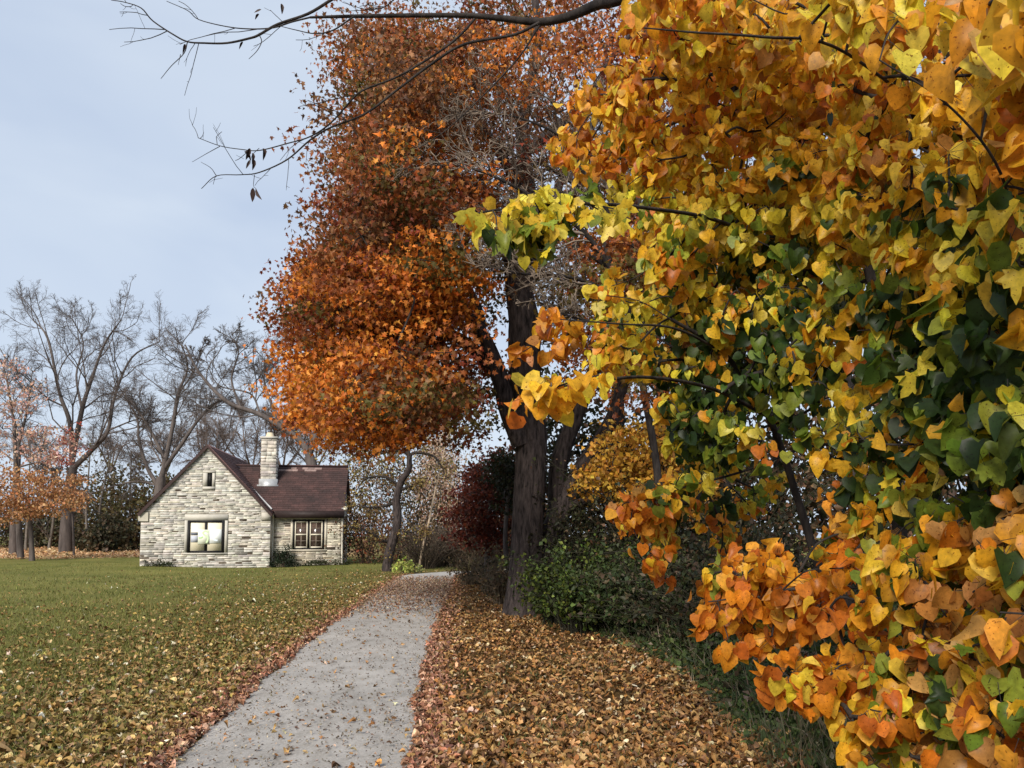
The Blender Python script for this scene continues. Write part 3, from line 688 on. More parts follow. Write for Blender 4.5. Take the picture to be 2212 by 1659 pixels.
for vx, dp, w, h, pal, lab in [(-60, 66, 4.5, 5.2, FDK, 'dark green bush at the left edge of the wood'), (60, 66, 4.2, 4.6, FDK, 'dark bush in the wood under the orange tree'), (135, 68, 3.6, 5.0, FDK, 'dark evergreen bush behind the trunk of the tall bare tree'), (205, 66, 3.6, 6.6, FDK, 'dark green bushy evergreen right of the tall bare trunk'), (262, 64, 3.4, 7.4, OLV, 'olive green rounded bush left of the gable'), (318, 60, 2.6, 6.8, OLV, 'brownish olive bush touching the left edge of the gable'), (400, 64, 4, 7.5, OLV, 'olive bush hidden behind the gable'), (-160, 66, 4.5, 6, OLV, 'olive bush beyond the left edge'), (235, 58, 1.6, 3.0, FDK, 'low dark shrub at the wood edge near the gable')]:
    x, y = xy(vx, dp); shrub('evergreen_bush' if pal is FDK else 'olive_bush', lab, 'bush', (x, y), w, 2.5, h * .74, pal, None, 34, 70, .3, FOLD, zlo=.05, group='bushes along the far wood edge', stems=5, rad=.06, nseed=int(vx) % 97)
# saplings trunks of the wood edge
for i, vx in enumerate([55, 105, 190, 225, 285]):
    p = at(vx, 1195, 61 + i % 2); th = Thing('sapling', 'thin pale trunk standing in the dark far wood edge', 'tree', (p[0], p[1], gz(p[0], p[1])), 0, 'thin trunks of the far wood edge')
    t = MB(); q, rr = limb(t, [th.loc - [0, 0, .1], th.loc + [R.normal(0, .2), 0, 3], th.loc + [R.normal(0, .5), 0, 7.5]], .13, .04, 6)
    th.part(t, 'trunk', M_BARK_GREY, True); b = MB(); spawn(b, q, rr, 0, FAR_CFG[1:3]); th.part(b, 'branches', M_BARK_FAR)

# ------------------------------------------------------------------ right of the cottage
gn = Thing('gnarled_tree', 'small crooked tree with bent arching branches at the right of the cottage', 'tree', (*xy(836, 32.5), 0))
t = MB(); P = lambda q, d: [at(x, y, d) for x, y in q]
tp = P([(836, 1232), (842, 1190), (858, 1130), (856, 1080), (866, 1040), (882, 1015), (884, 985)], 32.5); tp[0][2] = -.1
limb(t, tp, .21, .10, 10, lobes=.07)
b = MB(); T = []
for q, ra, rb in [([(884, 985), (872, 975), (840, 975), (800, 985), (775, 990)], .09, .025), ([(884, 990), (895, 978), (935, 985), (955, 1010), (962, 1030)], .08, .02), ([(862, 1060), (885, 1050), (905, 1040)], .07, .02), ([(850, 1150), (835, 1170), (800, 1150), (765, 1140)], .08, .03), ([(856, 1085), (820, 1095), (780, 1095), (765, 1090)], .07, .02), ([(866, 1050), (830, 1030), (790, 1035), (770, 1060)], .06, .02), ([(852, 1140), (880, 1150), (915, 1145)], .06, .02), ([(884, 985), (880, 950), (890, 920)], .07, .02)]:
    p, rr = limb(b, P(q, 32.5), ra, rb, 6); spawn(b, p, rr, 0, [dict(n=8, abs=1, len=.4, rmin=.012, seg=5, wob=.3, t0=.2, droop=.1), dict(n=5, abs=1, len=.5, rmin=.008, seg=3, wob=.3, sides=3), dict(n=3, abs=1, len=.5, rmin=.006, seg=3, wob=.3, sides=3)], T)
gn.part(t, 'trunk', M_BARK, True); gn.part(b, 'branches', M_BARK_DARK)
lv = MB(); T = np.array(T); T = T[R.random(len(T)) < .5]
cluster_leaves(lv, T, 3, (.2, .2, .2), .09, FOLD, [(0.22, .15, .06), (.30, .22, .07), (.16, .09, .05)]); gn.part(lv, 'crown', M_LEAF)

BRN = [(0.16, 0.085, 0.045), (0.11, 0.06, 0.03), (0.21, 0.12, 0.06), (0.08, 0.05, 0.03)]
PALE = [(0.64, 0.46, 0.34), (0.54, 0.36, 0.25), (0.70, 0.53, 0.40), (0.44, 0.28, 0.19)]
YOL = [(0.36, 0.27, 0.07), (0.24, 0.17, 0.05), (0.42, 0.33, 0.10), (0.15, 0.12, 0.04)]
shrub('brown_bush', 'brown thicket bush against the right end of the cottage', 'bush', xy(790, 39), 2.2, 1.6, 3.1, BRN + [(.2, .06, .03)], None, 60, 50, .13, stems=14, nseed=3)
shrub('brown_bush', 'dark brown bush behind the crooked tree', 'bush', xy(870, 44), 3.4, 2, 5.6, BRN + DKG[:2], None, 60, 60, .17, stems=14, nseed=4)
shrub('yellow_bush', 'tall yellowish bush showing above the right roof corner', 'bush', xy(795, 47), 3.0, 2, 9.6, YOL + BRN[:2], None, 70, 40, .17, stems=10, nseed=5, zlo=.35)
shrub('yellow_bush', 'tall brownish yellow bush behind the arching branches', 'bush', xy(885, 52), 4.2, 2, 11.5, YOL[1:] + BRN + PALE[1:2], None, 80, 40, .18, stems=14, nseed=6, zlo=.3)
small_tree('pale_tree', 'tall pale pinkish tree far behind the end of the path', xy(948, 75), [[(905, 1000), (925, 945), (950, 955), (965, 930), (982, 1000), (990, 1100), (985, 1190), (900, 1190), (895, 1080)]], 190, 60, .19, PALE, None, 75, 3, .16, (.8, .8, .8), bark=M_BARK_GREY, group='pale trees beyond the path')
small_tree('pale_tree', 'low pale orange tree left of the dark red bush', xy(985, 62), [[(950, 1120), (965, 1075), (990, 1060), (1015, 1085), (1030, 1190), (940, 1190)]], 70, 36, .16, PALE[1:] + [(.4, .2, .1)], None, 62, 2, .1, (.6, .6, .6), bark=M_BARK_GREY, group='pale trees beyond the path')
th = Thing('leaning_pole_tree', 'slender pale leaning trunk beside the end of the path', 'tree', (*xy(905, 34), 0))
t = MB(); tp = P([(904, 1222), (917, 1165), (928, 1120), (940, 1060), (952, 1010), (962, 960)], 34); tp[0][2] = -.05; q, rr = limb(t, tp, .055, .02, 7)
th.part(t, 'trunk', col_mat('pale_bark', .8, 5, .35), True); th.o.children[0].data.attributes['Col'].data.foreach_set('color', np.tile([.52, .40, .29, 1], len(th.o.children[0].data.polygons)).astype(np.float32))
b = MB(); spawn(b, q, rr, 0, [dict(n=14, abs=1, len=.2, rmin=.008, seg=4, t0=.4), dict(n=4, abs=1, len=.5, rmin=.006, seg=3, sides=3)]); th.part(b, 'branches', M_BARK_GREY)
for vx, dp, lab in [(915, 34.5, 'dry brown brush at the far end of the path, left'), (945, 36, 'dark dry brush across the far end of the path'), (985, 36.5, 'dry brown brush at the far end of the path, right')]:
    wild_bush('dry_brush', lab, 'bush', xy(vx, dp), 1.5, 2.2, [(0.08, .055, .04), (.13, .085, .055), (.06, .046, .034)], None, 150, .09, group='dry brush closing the path', bare=.5, stem_c=(.10, .075, .055), per=18)
shrub('yellow_green_plant', 'bright yellow green leafy plant at the left edge of the path end', 'plant', xy(872, 30.8), .55, .4, .5, [(0.42, .46, .10), (.52, .54, .16), (.28, .34, .07)], None, 14, 16, .12, zlo=.05, rad=.01)
shrub('green_plant', 'small pale green plant beside the path end', 'plant', xy(900, 30.6), .35, .3, .28, [(0.25, .28, .09), (.18, .16, .07)], None, 8, 14, .09, zlo=.05, rad=.01)
REDB = [(0.14, 0.026, 0.014), (0.095, 0.02, 0.013), (0.19, 0.045, 0.02), (0.07, 0.022, 0.014)]
small_tree('red_tree', 'low dark red tree between the path end and the big maple trunk', xy(1050, 26), [[(975, 1080), (990, 1050), (1030, 1010), (1075, 985), (1120, 975), (1140, 1100), (1110, 1180), (1010, 1180), (985, 1140)]], 130, 60, .12, REDB, None, 26, 1.4, .12, (.42, .42, .28))
small_tree('evergreen_tree', 'dark evergreen crown just left of the maple trunk', xy(1105, 24), [[(1070, 1010), (1085, 990), (1120, 990), (1130, 1080), (1090, 1080)]], 26, 70, .12, DKG, None, 23.5, .6, .1, (.4, .4, .25))
for vx, dp, w, h, lab in [(1015, 24, .7, 1.1, 'brown weedy brush under the red tree'), (1065, 21, .8, 1.3, 'dark weedy brush left of the maple trunk'), (1085, 17.8, .5, .9, 'dry weeds close to the left of the maple trunk'), (1040, 28, 1.0, 1.4, 'brown brush behind the weeds under the red tree')]:
    wild_bush('weed_clump', lab, 'bush', xy(vx, dp), w, h * 1.1, [(0.12, .08, .045), (.06, .055, .028), (.18, .125, .065)], None, 60, .08, group='weeds left of the maple trunk', bare=.45, stem_c=(.16, .12, .08), per=22)

# ------------------------------------------------------------------ big maple
mp_b = gnd(1128, 1328); MD = mp_b[1]
maple = Thing('maple_tree', 'big maple with thick grey brown trunk and rusty orange red crown beside the path', 'tree', (mp_b[0], MD, 0))
PM = lambda q: [at(p[0], p[1], MD + (p[2] if len(p) > 2 else 0)) for p in q]
t = MB(); SK, SR = [], []
tp = PM([(1128, 1335), (1132, 1290), (1138, 1200), (1141, 1100), (1147, 1000), (1148, 930), (1138, 850), (1133, 760), (1132, 690), (1116, 570), (1140, 430), (1128, 280), (1160, 100), (1150, -60)])
tp[0][2] = -.1; p = smooth_path(tp, 6); zz = p[:, 2]
rr = np.interp(zz, [-.1, .25, .8, 2.2, 4.5, 5.5, 7.2, 9.5, 12, 15], [0.42, .36, .315, .30, .305, .33, .22, .13, .08, .05]); t.tube(p, rr, 40, lobes=.03); SK.append(p[30:]); SR.append(rr[30:])
for q, ra, rb, nn in [([(1128, 960, -.1), (1096, 880, -.2), (1078, 810, -.3), (1050, 740, -.4), (1010, 680, -.6), (960, 620, -1), (900, 560, -1.4), (820, 520, -1.8)], .21, .05, 14),
                      ([(1078, 810, -.3), (1020, 752, -.1), (970, 720, .2), (900, 700, .5), (800, 690, .8), (700, 680, 1)], .15, .04, 10),
                      ([(1040, 730, -.4), (1030, 660, .2), (990, 600, .8), (900, 540, 1.4)], .12, .04, 8),
                      ([(1134, 640), (1080, 520, .6), (1000, 400, 1.0), (900, 300, 1.2), (800, 230, 1.2)], .15, .03, 8),
                      ([(1138, 430), (1060, 300, -.6), (980, 200, -1), (900, 130, -1.2)], .12, .03, 8),
                      ([(1125, 590), (1230, 430, -.6), (1320, 320, -1), (1420, 220, -1.2)], .13, .03, 8),
                      ([(1140, 600, .1), (1190, 500, .5), (1215, 380, .9), (1290, 240, 1.2), (1310, 100, 1.4)], .14, .03, 8),
                      ([(1135, 330), (1260, 220, .6), (1340, 100, 1), (1420, 20, 1)], .11, .03, 8),
                      ([(900, 700, .5), (840, 760, .6), (760, 840, .6), (700, 900, .6)], .06, .02, 6),
                      ([(960, 725, .2), (930, 800, .0), (880, 880, -.2), (820, 930, -.3)], .06, .02, 6)]:
    p, r_ = limb(t, PM(q), ra, rb, nn, lobes=.03); SK.append(p); SR.append(r_)
# second and third stems from the same root
q = PM([(1185, 1290, .5), (1200, 1180, .6), (1204, 1080, .7), (1208, 1000, .7), (1236, 920, .7), (1272, 830, .6), (1305, 720, .6), (1320, 580, .8), (1380, 420, 1)]); q[0][2] = -.1
p, r_ = limb(t, q, .25, .07, 16, lobes=.04); SK.append(p[12:]); SR.append(r_[12:])
q = PM([(1172, 1180, .4), (1215, 1100, .5), (1245, 1030, .5), (1285, 970, .4), (1322, 905, .3), (1345, 830, .3), (1362, 740, .5), (1400, 600, .8), (1470, 450, 1)])
p, r_ = limb(t, q, .22, .06, 12, lobes=.04); SK.append(p[12:]); SR.append(r_[12:])
limb(t, PM([(1235, 1095, .4), (1280, 1078, .1), (1345, 1080, -.2)]), .10, .085, 9, lobes=.05)
maple.part(t, 'trunk', M_BARK, True)
MAPLE_POLY = [(690, 95), (745, 105), (775, 62), (850, 62), (925, 95), (955, 100), (955, 20), (1040, -20), (1150, -60), (1500, -60), (1560, 250), (1540, 700), (1440, 850), (1330, 880), (1262, 850), (1215, 745), (1160, 690), (1105, 690), (1062, 765), (1070, 830), (1010, 880), (1030, 905), (985, 930), (950, 905), (935, 870), (905, 915), (850, 935), (790, 930), (715, 955), (675, 920), (630, 885), (625, 850), (660, 800), (640, 745), (655, 700), (605, 650), (615, 615), (665, 590), (670, 565), (740, 540), (715, 480), (705, 420), (725, 370), (720, 310), (650, 245), (720, 245), (740, 195), (770, 160), (690, 95)]
MAPLE_POLY = [(x + (48 if y < 500 else 36) * min(1, max(0, (900 - x) / 130)), y) for x, y in MAPLE_POLY]
C = []
while len(C) < 760:
    x, y = R.uniform(570, 1570), R.uniform(-60, 1000)
    if not in_poly(np.array([x]), np.array([y]), MAPLE_POLY)[0]: continue
    if x > 1000 and R.random() < .35: continue
    if y < 520 and x > 930 and R.random() < .12 + .22 * min(1, (x - 930) / 200): continue
    if y < 420 and x > 880 and R.random() < .4: continue
    e = 1 - ((x - 1090) / 560) ** 2 - max(0, (200 - y) / 500) ** 2; hd = 4.3 * math.sqrt(max(.1, e))
    q = at(x, y, MD + R.uniform(-1, 1) * hd * (.5 if x < 720 else 1))
    if vnoise(q[None], 1.15, 21)[0] > (.12 if x > 960 else .6): continue
    if vnoise(q[None], 2.6, 23)[0] > (.26 if x > 700 else .5): continue
    if x < 690 and y > 870: continue
    if 660 < x and vnoise(q[None] * [.55, .55, 1.7], 1.1, 91)[0] > .46: continue
    if y < 500 and vnoise(q[None], 3.1, 57)[0] > .20: continue
    if 900 < x < 1010 and 690 < y < 800 and R.random() < .6: continue
    if 985 < x < 1260 and y > 470 and q[1] < MD + .9: continue
    if x > 1000 and y > 600 and R.random() < .5: continue
    C.append(q)
C = np.array(C)
b = MB(); SKA, SRA = np.vstack(SK), np.concatenate(SR); attach(b, SKA, SRA, C, .008, sides=4)
maple.part(b, 'branches', M_BARK_DARK)
vx_, vy_ = proj(C); nz = vnoise(C, .8, 33)
MP = dict(red=[(0.20, .035, .014), (.15, .028, .013), (.26, .06, .018)], orange=[(0.62, .19, .022), (.52, .14, .018), (.66, .26, .04)], rust=[(0.30, .085, .022), (.22, .06, .02), (.34, .12, .035)], brown=[(0.24, .10, .04), (.16, .065, .027), (.33, .155, .06), (.11, .055, .026)], olive=[(0.10, .075, .018), (.15, .10, .022)])
kind = []
for x, y, z in zip(vx_, vy_, nz):
    if y > 520 and x < 720: wts = [5, 2, 2.5, 0, 0]
    elif y > 520: wts = [1.2, 2.8, 3, .8, 2.2]
    elif y > 330 and x < 1000: wts = [.8, .4, 2.2, 4, 2.2]
    elif x < 1000: wts = [.3, 2.6, 3, 3.4, 1.2]
    else: wts = [.6, 1.8, 3, 3, .6]
    if y > 960: wts = [1, 2, 2, 0, 0]
    wts = np.array(wts) * np.array([1, 2.4 if z > .1 else .6, 1, 1, 1.8 if z < -.15 else .5]); kind.append(R.choice(5, p=wts / wts.sum()))
# dense orange boss on the lower left
for i, (x, y) in enumerate(zip(vx_, vy_)):
    if 640 < x < 800 and 740 < y < 960 and R.random() < .8: kind[i] = 1
    if 860 < x < 1010 and 600 < y < 700 and R.random() < .7: kind[i] = 1
    if x < 650 and y > 560: kind[i] = 0 if R.random() < .8 else 2
kind = np.array(kind); keys = list(MP)
def mcol(idx):
    out = np.zeros((len(idx), 3))
    for k_ in range(5):
        s_ = kind[idx] == k_
        if s_.any(): out[s_] = pick(MP[keys[k_]], s_.sum(), None, .2)
    return out
lv = MB(); ctr = np.array([mp_b[0], MD, 7.0])
cluster_leaves(lv, C, 210, (.68, .68, .32), .083, STAR, mcol, None, (0, -.45, .45), .55, sub=6)
maple.part(lv, 'crown', M_LEAF)

# bare pale tree in front of the crown, and a brown oak behind it
th = Thing('bare_tree', 'bare thicket tree with pale grey twigs in front of the maple crown', 'tree', (*xy(1440, 13.4), 0))
t = MB(); b = MB(); D2 = 13.2
tp = [at(x, y, D2 + d_) for x, y, d_ in [(1440, 1360, .2), (1425, 1180, .2), (1420, 1020, .1), (1390, 840, 0), (1365, 700, -.2), (1320, 580, -.3)]]; tp[0][2] = -.1; p, rr = limb(t, tp, .075, .05, 8)
CF = [dict(n=16, abs=1, len=.42, rmin=.011, seg=6, wob=.16, up=.02, t0=.15), dict(n=7, abs=1, len=.45, rmin=.009, seg=5, wob=.2, up=.02), dict(n=6, abs=1, len=.5, rmin=.0065, seg=3, wob=.2, sides=3)]
for q, ra, rb in [([(1320, 580, -.3), (1260, 500, -.5), (1160, 430, -.8), (1040, 370, -1), (940, 350, -1)], .05, .012), ([(1335, 640, -.2), (1240, 600, -.4), (1120, 590, -.8), (1010, 560, -1)], .045, .012), ([(1320, 580, -.3), (1280, 420, .2), (1220, 300, .4), (1150, 200, .5)], .05, .012), ([(1335, 640, -.2), (1380, 480, -.2), (1370, 340, 0), (1330, 220, .3)], .05, .012), ([(1345, 690, -.2), (1250, 690, -.6), (1160, 650, -.8)], .035, .012), ([(1280, 430, .2), (1180, 360, 0), (1060, 320, -.2)], .03, .01), ([(1320, 580, -.3), (1220, 520, .3), (1100, 470, .3), (980, 440, .2)], .04, .012), ([(1340, 650, -.2), (1260, 640, .2), (1150, 560, .2), (1060, 500, .1)], .035, .01), ([(1330, 500, 0), (1250, 330, -.5), (1140, 260, -.6), (1020, 240, -.6)], .035, .01)]:
    p, rr = limb(t, [at(x, y, D2 + d_) for x, y, d_ in q], ra, rb, 6); spawn(b, p, rr, 0, CF)
th.part(t, 'trunk', M_BARK_DARK, True); th.part(b, 'branches', M_TWIG_PALE)
small_tree('oak_tree', 'tall brown leafed tree behind the maple, top out of frame', xy(1330, 22), [[(960, 30), (1050, -60), (1560, -80), (1650, 300), (1550, 560), (1300, 520), (1100, 380), (1000, 200)]], 110, 40, .12, [(0.30, .12, .055), (.36, .17, .08), (.22, .085, .04), (.42, .24, .09), (.22, .05, .03)], None, 21.5, 3, .25, (.7, .7, .4), STAR, bark=M_BARK_DARK, trunk_top=at(1330, 350, 22), gap=(.8, .12, 8))

# ------------------------------------------------------------------ understory on the right
YEL = [(0.55, 0.30, 0.035), (.48, .24, .03), (.62, .38, .06), (.40, .17, .025)]
small_tree('yellow_tree', 'golden yellow understory tree right of the maple stems', xy(1390, 14.8), [[(1262, 1030), (1300, 965), (1340, 930), (1420, 915), (1520, 940), (1560, 1100), (1480, 1110), (1330, 1090), (1265, 1075)]], 150, 50, .10, YEL, None, 14.6, 1.2, .08, (.34, .34, .22), bark=M_BARK_DARK)
GRN = [(0.06, .092, .018), (.04, .062, .014), (.11, .135, .022), (.03, .042, .012)]
for vx, dp, w, h, pal, lab in [(1260, 13.2, .95, 1.35, GRN, 'mid green leafy bush right of the maple trunk'), (1370, 12.4, 1.0, 1.15, [(0.04, .062, .02), (.06, .085, .025)], 'dark green bush at the edge of the leaf carpet'), (1200, 14.4, .6, .9, GRN[1:], 'small green bush touching the maple trunk'), (1470, 11.5, 1.2, 1.3, [(0.04, .058, .02), (.065, .08, .028), (.09, .07, .04)], 'dark bramble bush under the orange sprays'), (1330, 15.5, 1.6, 2.2, DKG, 'tall dark bush in the shade behind the green bush'), (1500, 14, 2.0, 2.6, DKG + BRN[:1], 'tall dark bush behind the orange sprays'), (1640, 10, 1.5, 1.6, DKG + BRN[3:], 'dark bush behind the yellow tree')]:
    wild_bush('green_bush' if pal in (GRN,) else 'undergrowth_bush', lab, 'bush', xy(vx, dp), w * 1.1, h * 1.15, pal, None, int((120 if pal is GRN else 75) * w), .075, per=(70 if pal is GRN else 60), stem_c=(.03, .028, .018), group='bushes along the right of the leaf carpet')
for vx, dp, w, h, pal, lab in [(1230, 27, 3, 7, DKG, 'dark tall bush deep behind the maple stems'), (1400, 26, 3.5, 6, BRN + DKG, 'brown bush deep in the wood behind the yellow tree'), (1620, 22, 4, 6.5, DKG + BRN, 'dark wood bush behind the middle of the yellow foliage'), (1880, 20, 4, 6.5, DKG + BRN, 'dark wood bush behind the right part of the foliage'), (2150, 20, 4, 7, DKG + BRN, 'dark wood bush at the right edge'), (1150, 40, 3.5, 5, BRN, 'brown bush far behind the maple trunk'), (1090, 44, 3, 4.5, BRN + REDB[:1], 'rusty brown bush far behind the red tree')]:
    shrub('wood_bush', lab, 'bush', xy(vx, dp), w, 2, h, pal, None, 70, 70, .2, zlo=.02, group='bushes filling the wood on the right', stems=12, rad=.05, nseed=vx)
for i, (vx, dp, top) in enumerate([(1450, 20, 300), (1580, 18, 200), (1700, 22, 100), (1850, 17, 100), (2000, 24, 0), (2130, 19, 50)]):
    p0 = xy(vx, dp); th = Thing('wood_tree', 'bare brown trunk with fine twigs in the wood behind the yellow foliage', 'tree', (*p0, 0), 0, 'bare trunks in the wood on the right')
    t = MB(); q, rr = limb(t, [np.array([p0[0], p0[1], -.1]), at(vx + R.uniform(-30, 30), 900, dp), at(vx + R.uniform(-60, 60), 550, dp), at(vx + R.uniform(-80, 80), top, dp)], .16, .05, 8); th.part(t, 'trunk', M_BARK_DARK, True)
    b = MB(); spawn(b, q, rr, 0, [dict(n=16, abs=1, len=.3, rmin=.014, seg=5, wob=.16, up=.08, t0=.25), dict(n=8, abs=1, len=.45, rmin=.009, seg=4, wob=.2), dict(n=4, abs=1, len=.5, rmin=.007, seg=3, wob=.2, sides=3)]); th.part(b, 'branches', M_BARK_DARK)

# ------------------------------------------------------------------ near golden tree with heart-shaped leaves
DENSE = [(1375, -40), (1350, 60), (1400, 110), (1290, 150), (1225, 200), (1220, 270), (1180, 330), (1250, 360), (1300, 400), (1340, 450), (1400, 520), (1395, 580), (1440, 610), (1360, 640), (1275, 680), (1300, 735), (1270, 790), (1330, 815), (1450, 820), (1420, 890), (1475, 960), (1450, 1040), (1345, 1085), (1335, 1130), (1400, 1160), (1500, 1130), (1580, 1190), (1520, 1270), (1530, 1330), (1600, 1370), (1680, 1350), (1790, 1390), (1690, 1450), (1710, 1490), (1800, 1470), (1900, 1530), (1850, 1580), (1870, 1680), (2330, 1720), (2330, -60)]
yb = at(2010, 1500, 4.6); ytree = Thing('golden_leaf_tree', 'near tree with heart-shaped golden, orange and green leaves filling the right side', 'tree', (yb[0], yb[1], 0))
t = MB(); YK, YR = [], []
PY = lambda q: [at(*p) for p in q]
for q, ra, rb in [([(2010, 1620, 4.7), (1960, 1300, 4.7), (1930, 1000, 4.8), (1900, 700, 4.9), (1830, 430, 4.9), (1700, 270, 4.8), (1560, 170, 4.6)], .05, .016),
                  ([(2020, 1620, 4.6), (2080, 1300, 4.3), (2100, 900, 4.0), (2050, 500, 3.6), (1950, 200, 3.2), (1800, 60, 2.8)], .026, .006),
                  ([(2000, 1620, 4.7), (1850, 1330, 4.6), (1780, 1250, 4.6), (1730, 1100, 4.6), (1660, 900, 4.5), (1560, 760, 4.4), (1450, 690, 4.2)], .036, .009),
                  ([(2030, 1620, 4.5), (2140, 1400, 3.6), (2220, 1100, 3.0), (2240, 800, 2.6), (2200, 500, 2.4)], .012, .003),
                  ([(1900, 700, 4.9), (1720, 560, 4.7), (1560, 480, 4.2), (1400, 450, 3.6), (1260, 440, 3.2), (1100, 450, 3.0), (1010, 465, 3.0)], .014, .003),
                  ([(1660, 900, 4.5), (1540, 840, 4.0), (1400, 815, 3.5), (1280, 825, 3.1), (1150, 845, 2.8)], .012, .003),
                  ([(1930, 1000, 4.8), (1780, 960, 4.6), (1600, 1020, 4.5), (1450, 1060, 4.5), (1370, 1090, 4.5)], .011, .003),
                  ([(2080, 1300, 4.3), (1950, 1340, 3.8), (1800, 1330, 3.6), (1650, 1290, 3.5), (1530, 1300, 3.5)], .012, .003),
                  ([(2140, 1400, 3.6), (2000, 1500, 3.2), (1880, 1540, 3.0), (1720, 1480, 3.0)], .010, .003),
                  ([(1950, 200, 3.2), (1800, 100, 2.6), (1650, 80, 2.3), (1500, 70, 2.2), (1390, 60, 2.2)], .006, .002),
                  ([(2200, 500, 2.4), (2150, 350, 2.1), (2040, 220, 2.0), (1900, 130, 2.0)], .0045, .002),
                  ([(1560, 760, 4.4), (1460, 710, 4.0), (1340, 700, 3.8), (1210, 690, 3.7)], .008, .0025)]:
    p, r_ = limb(t, PY(q), ra, rb, 9, n=6); YK.append(p[(4 if p[0][2] < 1 else 0):]); YR.append(r_[(4 if p[0][2] < 1 else 0):])
ytree.part(t, 'trunk', M_BARK_DARK, True)
C, S, TM = [], [], []
def near_depth(x, y):
    d = np.interp(x, [1150, 1400, 1700, 1950, 2212], [5.2, 4.6, 3.9, 3.0, 2.2])
    if y < 160: d -= 1.0 * (160 - y) / 160
    if y > 1200: d = min(d, np.interp(x, [1300, 1600, 1900, 2212], [4.4, 3.6, 2.9, 2.1]))
    return d
while len(C) < 2100:
    x, y = R.uniform(1160, 2330), R.uniform(-50, 1710)
    if not in_poly(np.array([x]), np.array([y]), DENSE)[0]: continue
    d = near_depth(x, y) + R.exponential(1.3) - .1
    if d > 8 or R.random() > min(1, (d / 4) ** 1.2): continue
    q = at(x, y, d)
    if q[2] < .25 or vnoise(q[None], 1.9, 44)[0] > .22: continue
    if abs(x - (2040 + (y - 20) * .5)) < 72 and y < 250 and R.random() < .97: continue
    C.append(q)
for poly, n_, d in [([(985, 480), (1020, 462), (1110, 440), (1250, 425), (1340, 440), (1330, 475), (1200, 475), (1050, 485)], 12, 3.0), ([(1060, 480), (1220, 470), (1250, 520), (1180, 540), (1080, 525)], 6, 3.0), ([(1095, 850), (1160, 825), (1290, 795), (1330, 830), (1240, 860), (1140, 870)], 6, 2.9), ([(1120, 770), (1160, 700), (1200, 650), (1240, 700), (1230, 760)], 6, 4.0), ([(1290, 570), (1340, 560), (1340, 640), (1290, 640)], 4, 4.4), ([(1330, 1080), (1460, 1060), (1450, 1140), (1350, 1140)], 14, 4.6), ([(1500, 1290), (1560, 1200), (1700, 1180), (1770, 1300), (1650, 1400), (1530, 1370)], 26, 3.7), ([(1660, 1450), (1740, 1400), (1830, 1440), (1740, 1520)], 10, 3.1), ([(1800, 1540), (1900, 1500), (2000, 1640), (1840, 1660)], 10, 2.8), ([(1410, 1170), (1450, 1160), (1460, 1240), (1410, 1230)], 5, 4.6), ([(1390, 560), (1470, 480), (1540, 430), (1500, 560), (1440, 600)], 14, 4.2)]:
    k_ = 0; p_ = np.array(poly, float)
    while k_ < n_:
        x, y = R.uniform(p_[:, 0].min(), p_[:, 0].max()), R.uniform(p_[:, 1].min(), p_[:, 1].max())
        if in_poly(np.array([x]), np.array([y]), p_)[0]: C.append(at(x, y, d + R.normal(0, .1))); k_ += 1
C = np.array(C)
b = MB(); C, D = attach(b, np.vstack(YK), np.concatenate(YR), C, .0027, 2.4, .3, 5, .05)
per = 11; n = len(C) * per; idx = np.repeat(np.arange(len(C)), per)
# leaves hang on short stalks around each twig end
back = R.uniform(-.16, .05, n)[:, None] * D[idx]
side = unit(np.cross(D[idx], rdir(n))); P0 = C[idx] + back + side * .012
stalk = unit(side + np.array([0, 0, -.7]) + .4 * D[idx]) * R.uniform(.02, .06, n)[:, None]
P1 = P0 + stalk
ax = unit(stalk / np.linalg.norm(stalk, axis=1, keepdims=True) * .5 + np.array([0, 0, -.75]) + rdir(n) * .55)
nr = unit(np.array([-.25, -.75, .35]) + rdir(n) * .85)
vx_, vy_ = proj(P1); nz = vnoise(C, 1.6, 71)[idx] + .35 * vnoise(C, 4, 72)[idx]
GOLD = [(0.76, .42, .025), (.70, .35, .02), (.80, .52, .05), (.64, .29, .02)]
ORNG = [(0.70, .26, .02), (.60, .19, .016), (.74, .34, .035), (.46, .13, .016)]
LEMN = [(0.72, .56, .04), (.64, .50, .045), (.78, .60, .08)]
LIME = [(0.22, .27, .03), (.14, .20, .022), (.30, .32, .04)]
DARK = [(0.030, .058, .012), (.022, .042, .010), (.045, .08, .014), (.06, .09, .018)]
TANO = [(0.50, .24, .06), (.42, .17, .04), (.58, .32, .10)]
def zone_w(x, y, z):
    w = np.zeros((len(x), 6)); up_ = np.clip((430 - y) / 150, 0, 1); mid = np.exp(-((y - 560) / 160) ** 2)
    grn = np.exp(-((y - 860 + .10 * (x - 1800)) / 210) ** 2) * np.clip((x - 1370) / 150, 0, 1)
    low = np.clip((y - 1060) / 120, 0, 1)
    lft = np.clip((1560 - x) / 250, 0, 1)
    w[:, 0] = .5 + 3.6 * up_ + 2.6 * mid + .9 * grn + 1.2 * low * (x > 1750)
    w[:, 1] = .1 + 5.5 * up_ * lft + .8 * up_ + 5.5 * low * np.clip((1950 - x) / 250, 0, 1) + .5 * low + .6 * (1 - up_) * lft
    w[:, 2] = .3 + 2.6 * mid + .5 * up_ + .7 * grn + .8 * lft * (y > 380) * (y < 900)
    w[:, 3] = .05 + 1.0 * mid + 2.2 * grn + 1.0 * low * (x > 1850)
    w[:, 4] = 3.9 * grn * np.where(z > 0, 1.5, .25) + 1.2 * mid * (z > .15) + .45 * low * np.clip((x - 1800) / 200, 0, 1) * (z > 0)
    w[:, 5] = .1 + .8 * up_ * np.clip((x - 1800) / 300, 0, 1) + 2.2 * low * np.clip((x - 1850) / 200, 0, 1)
    return w
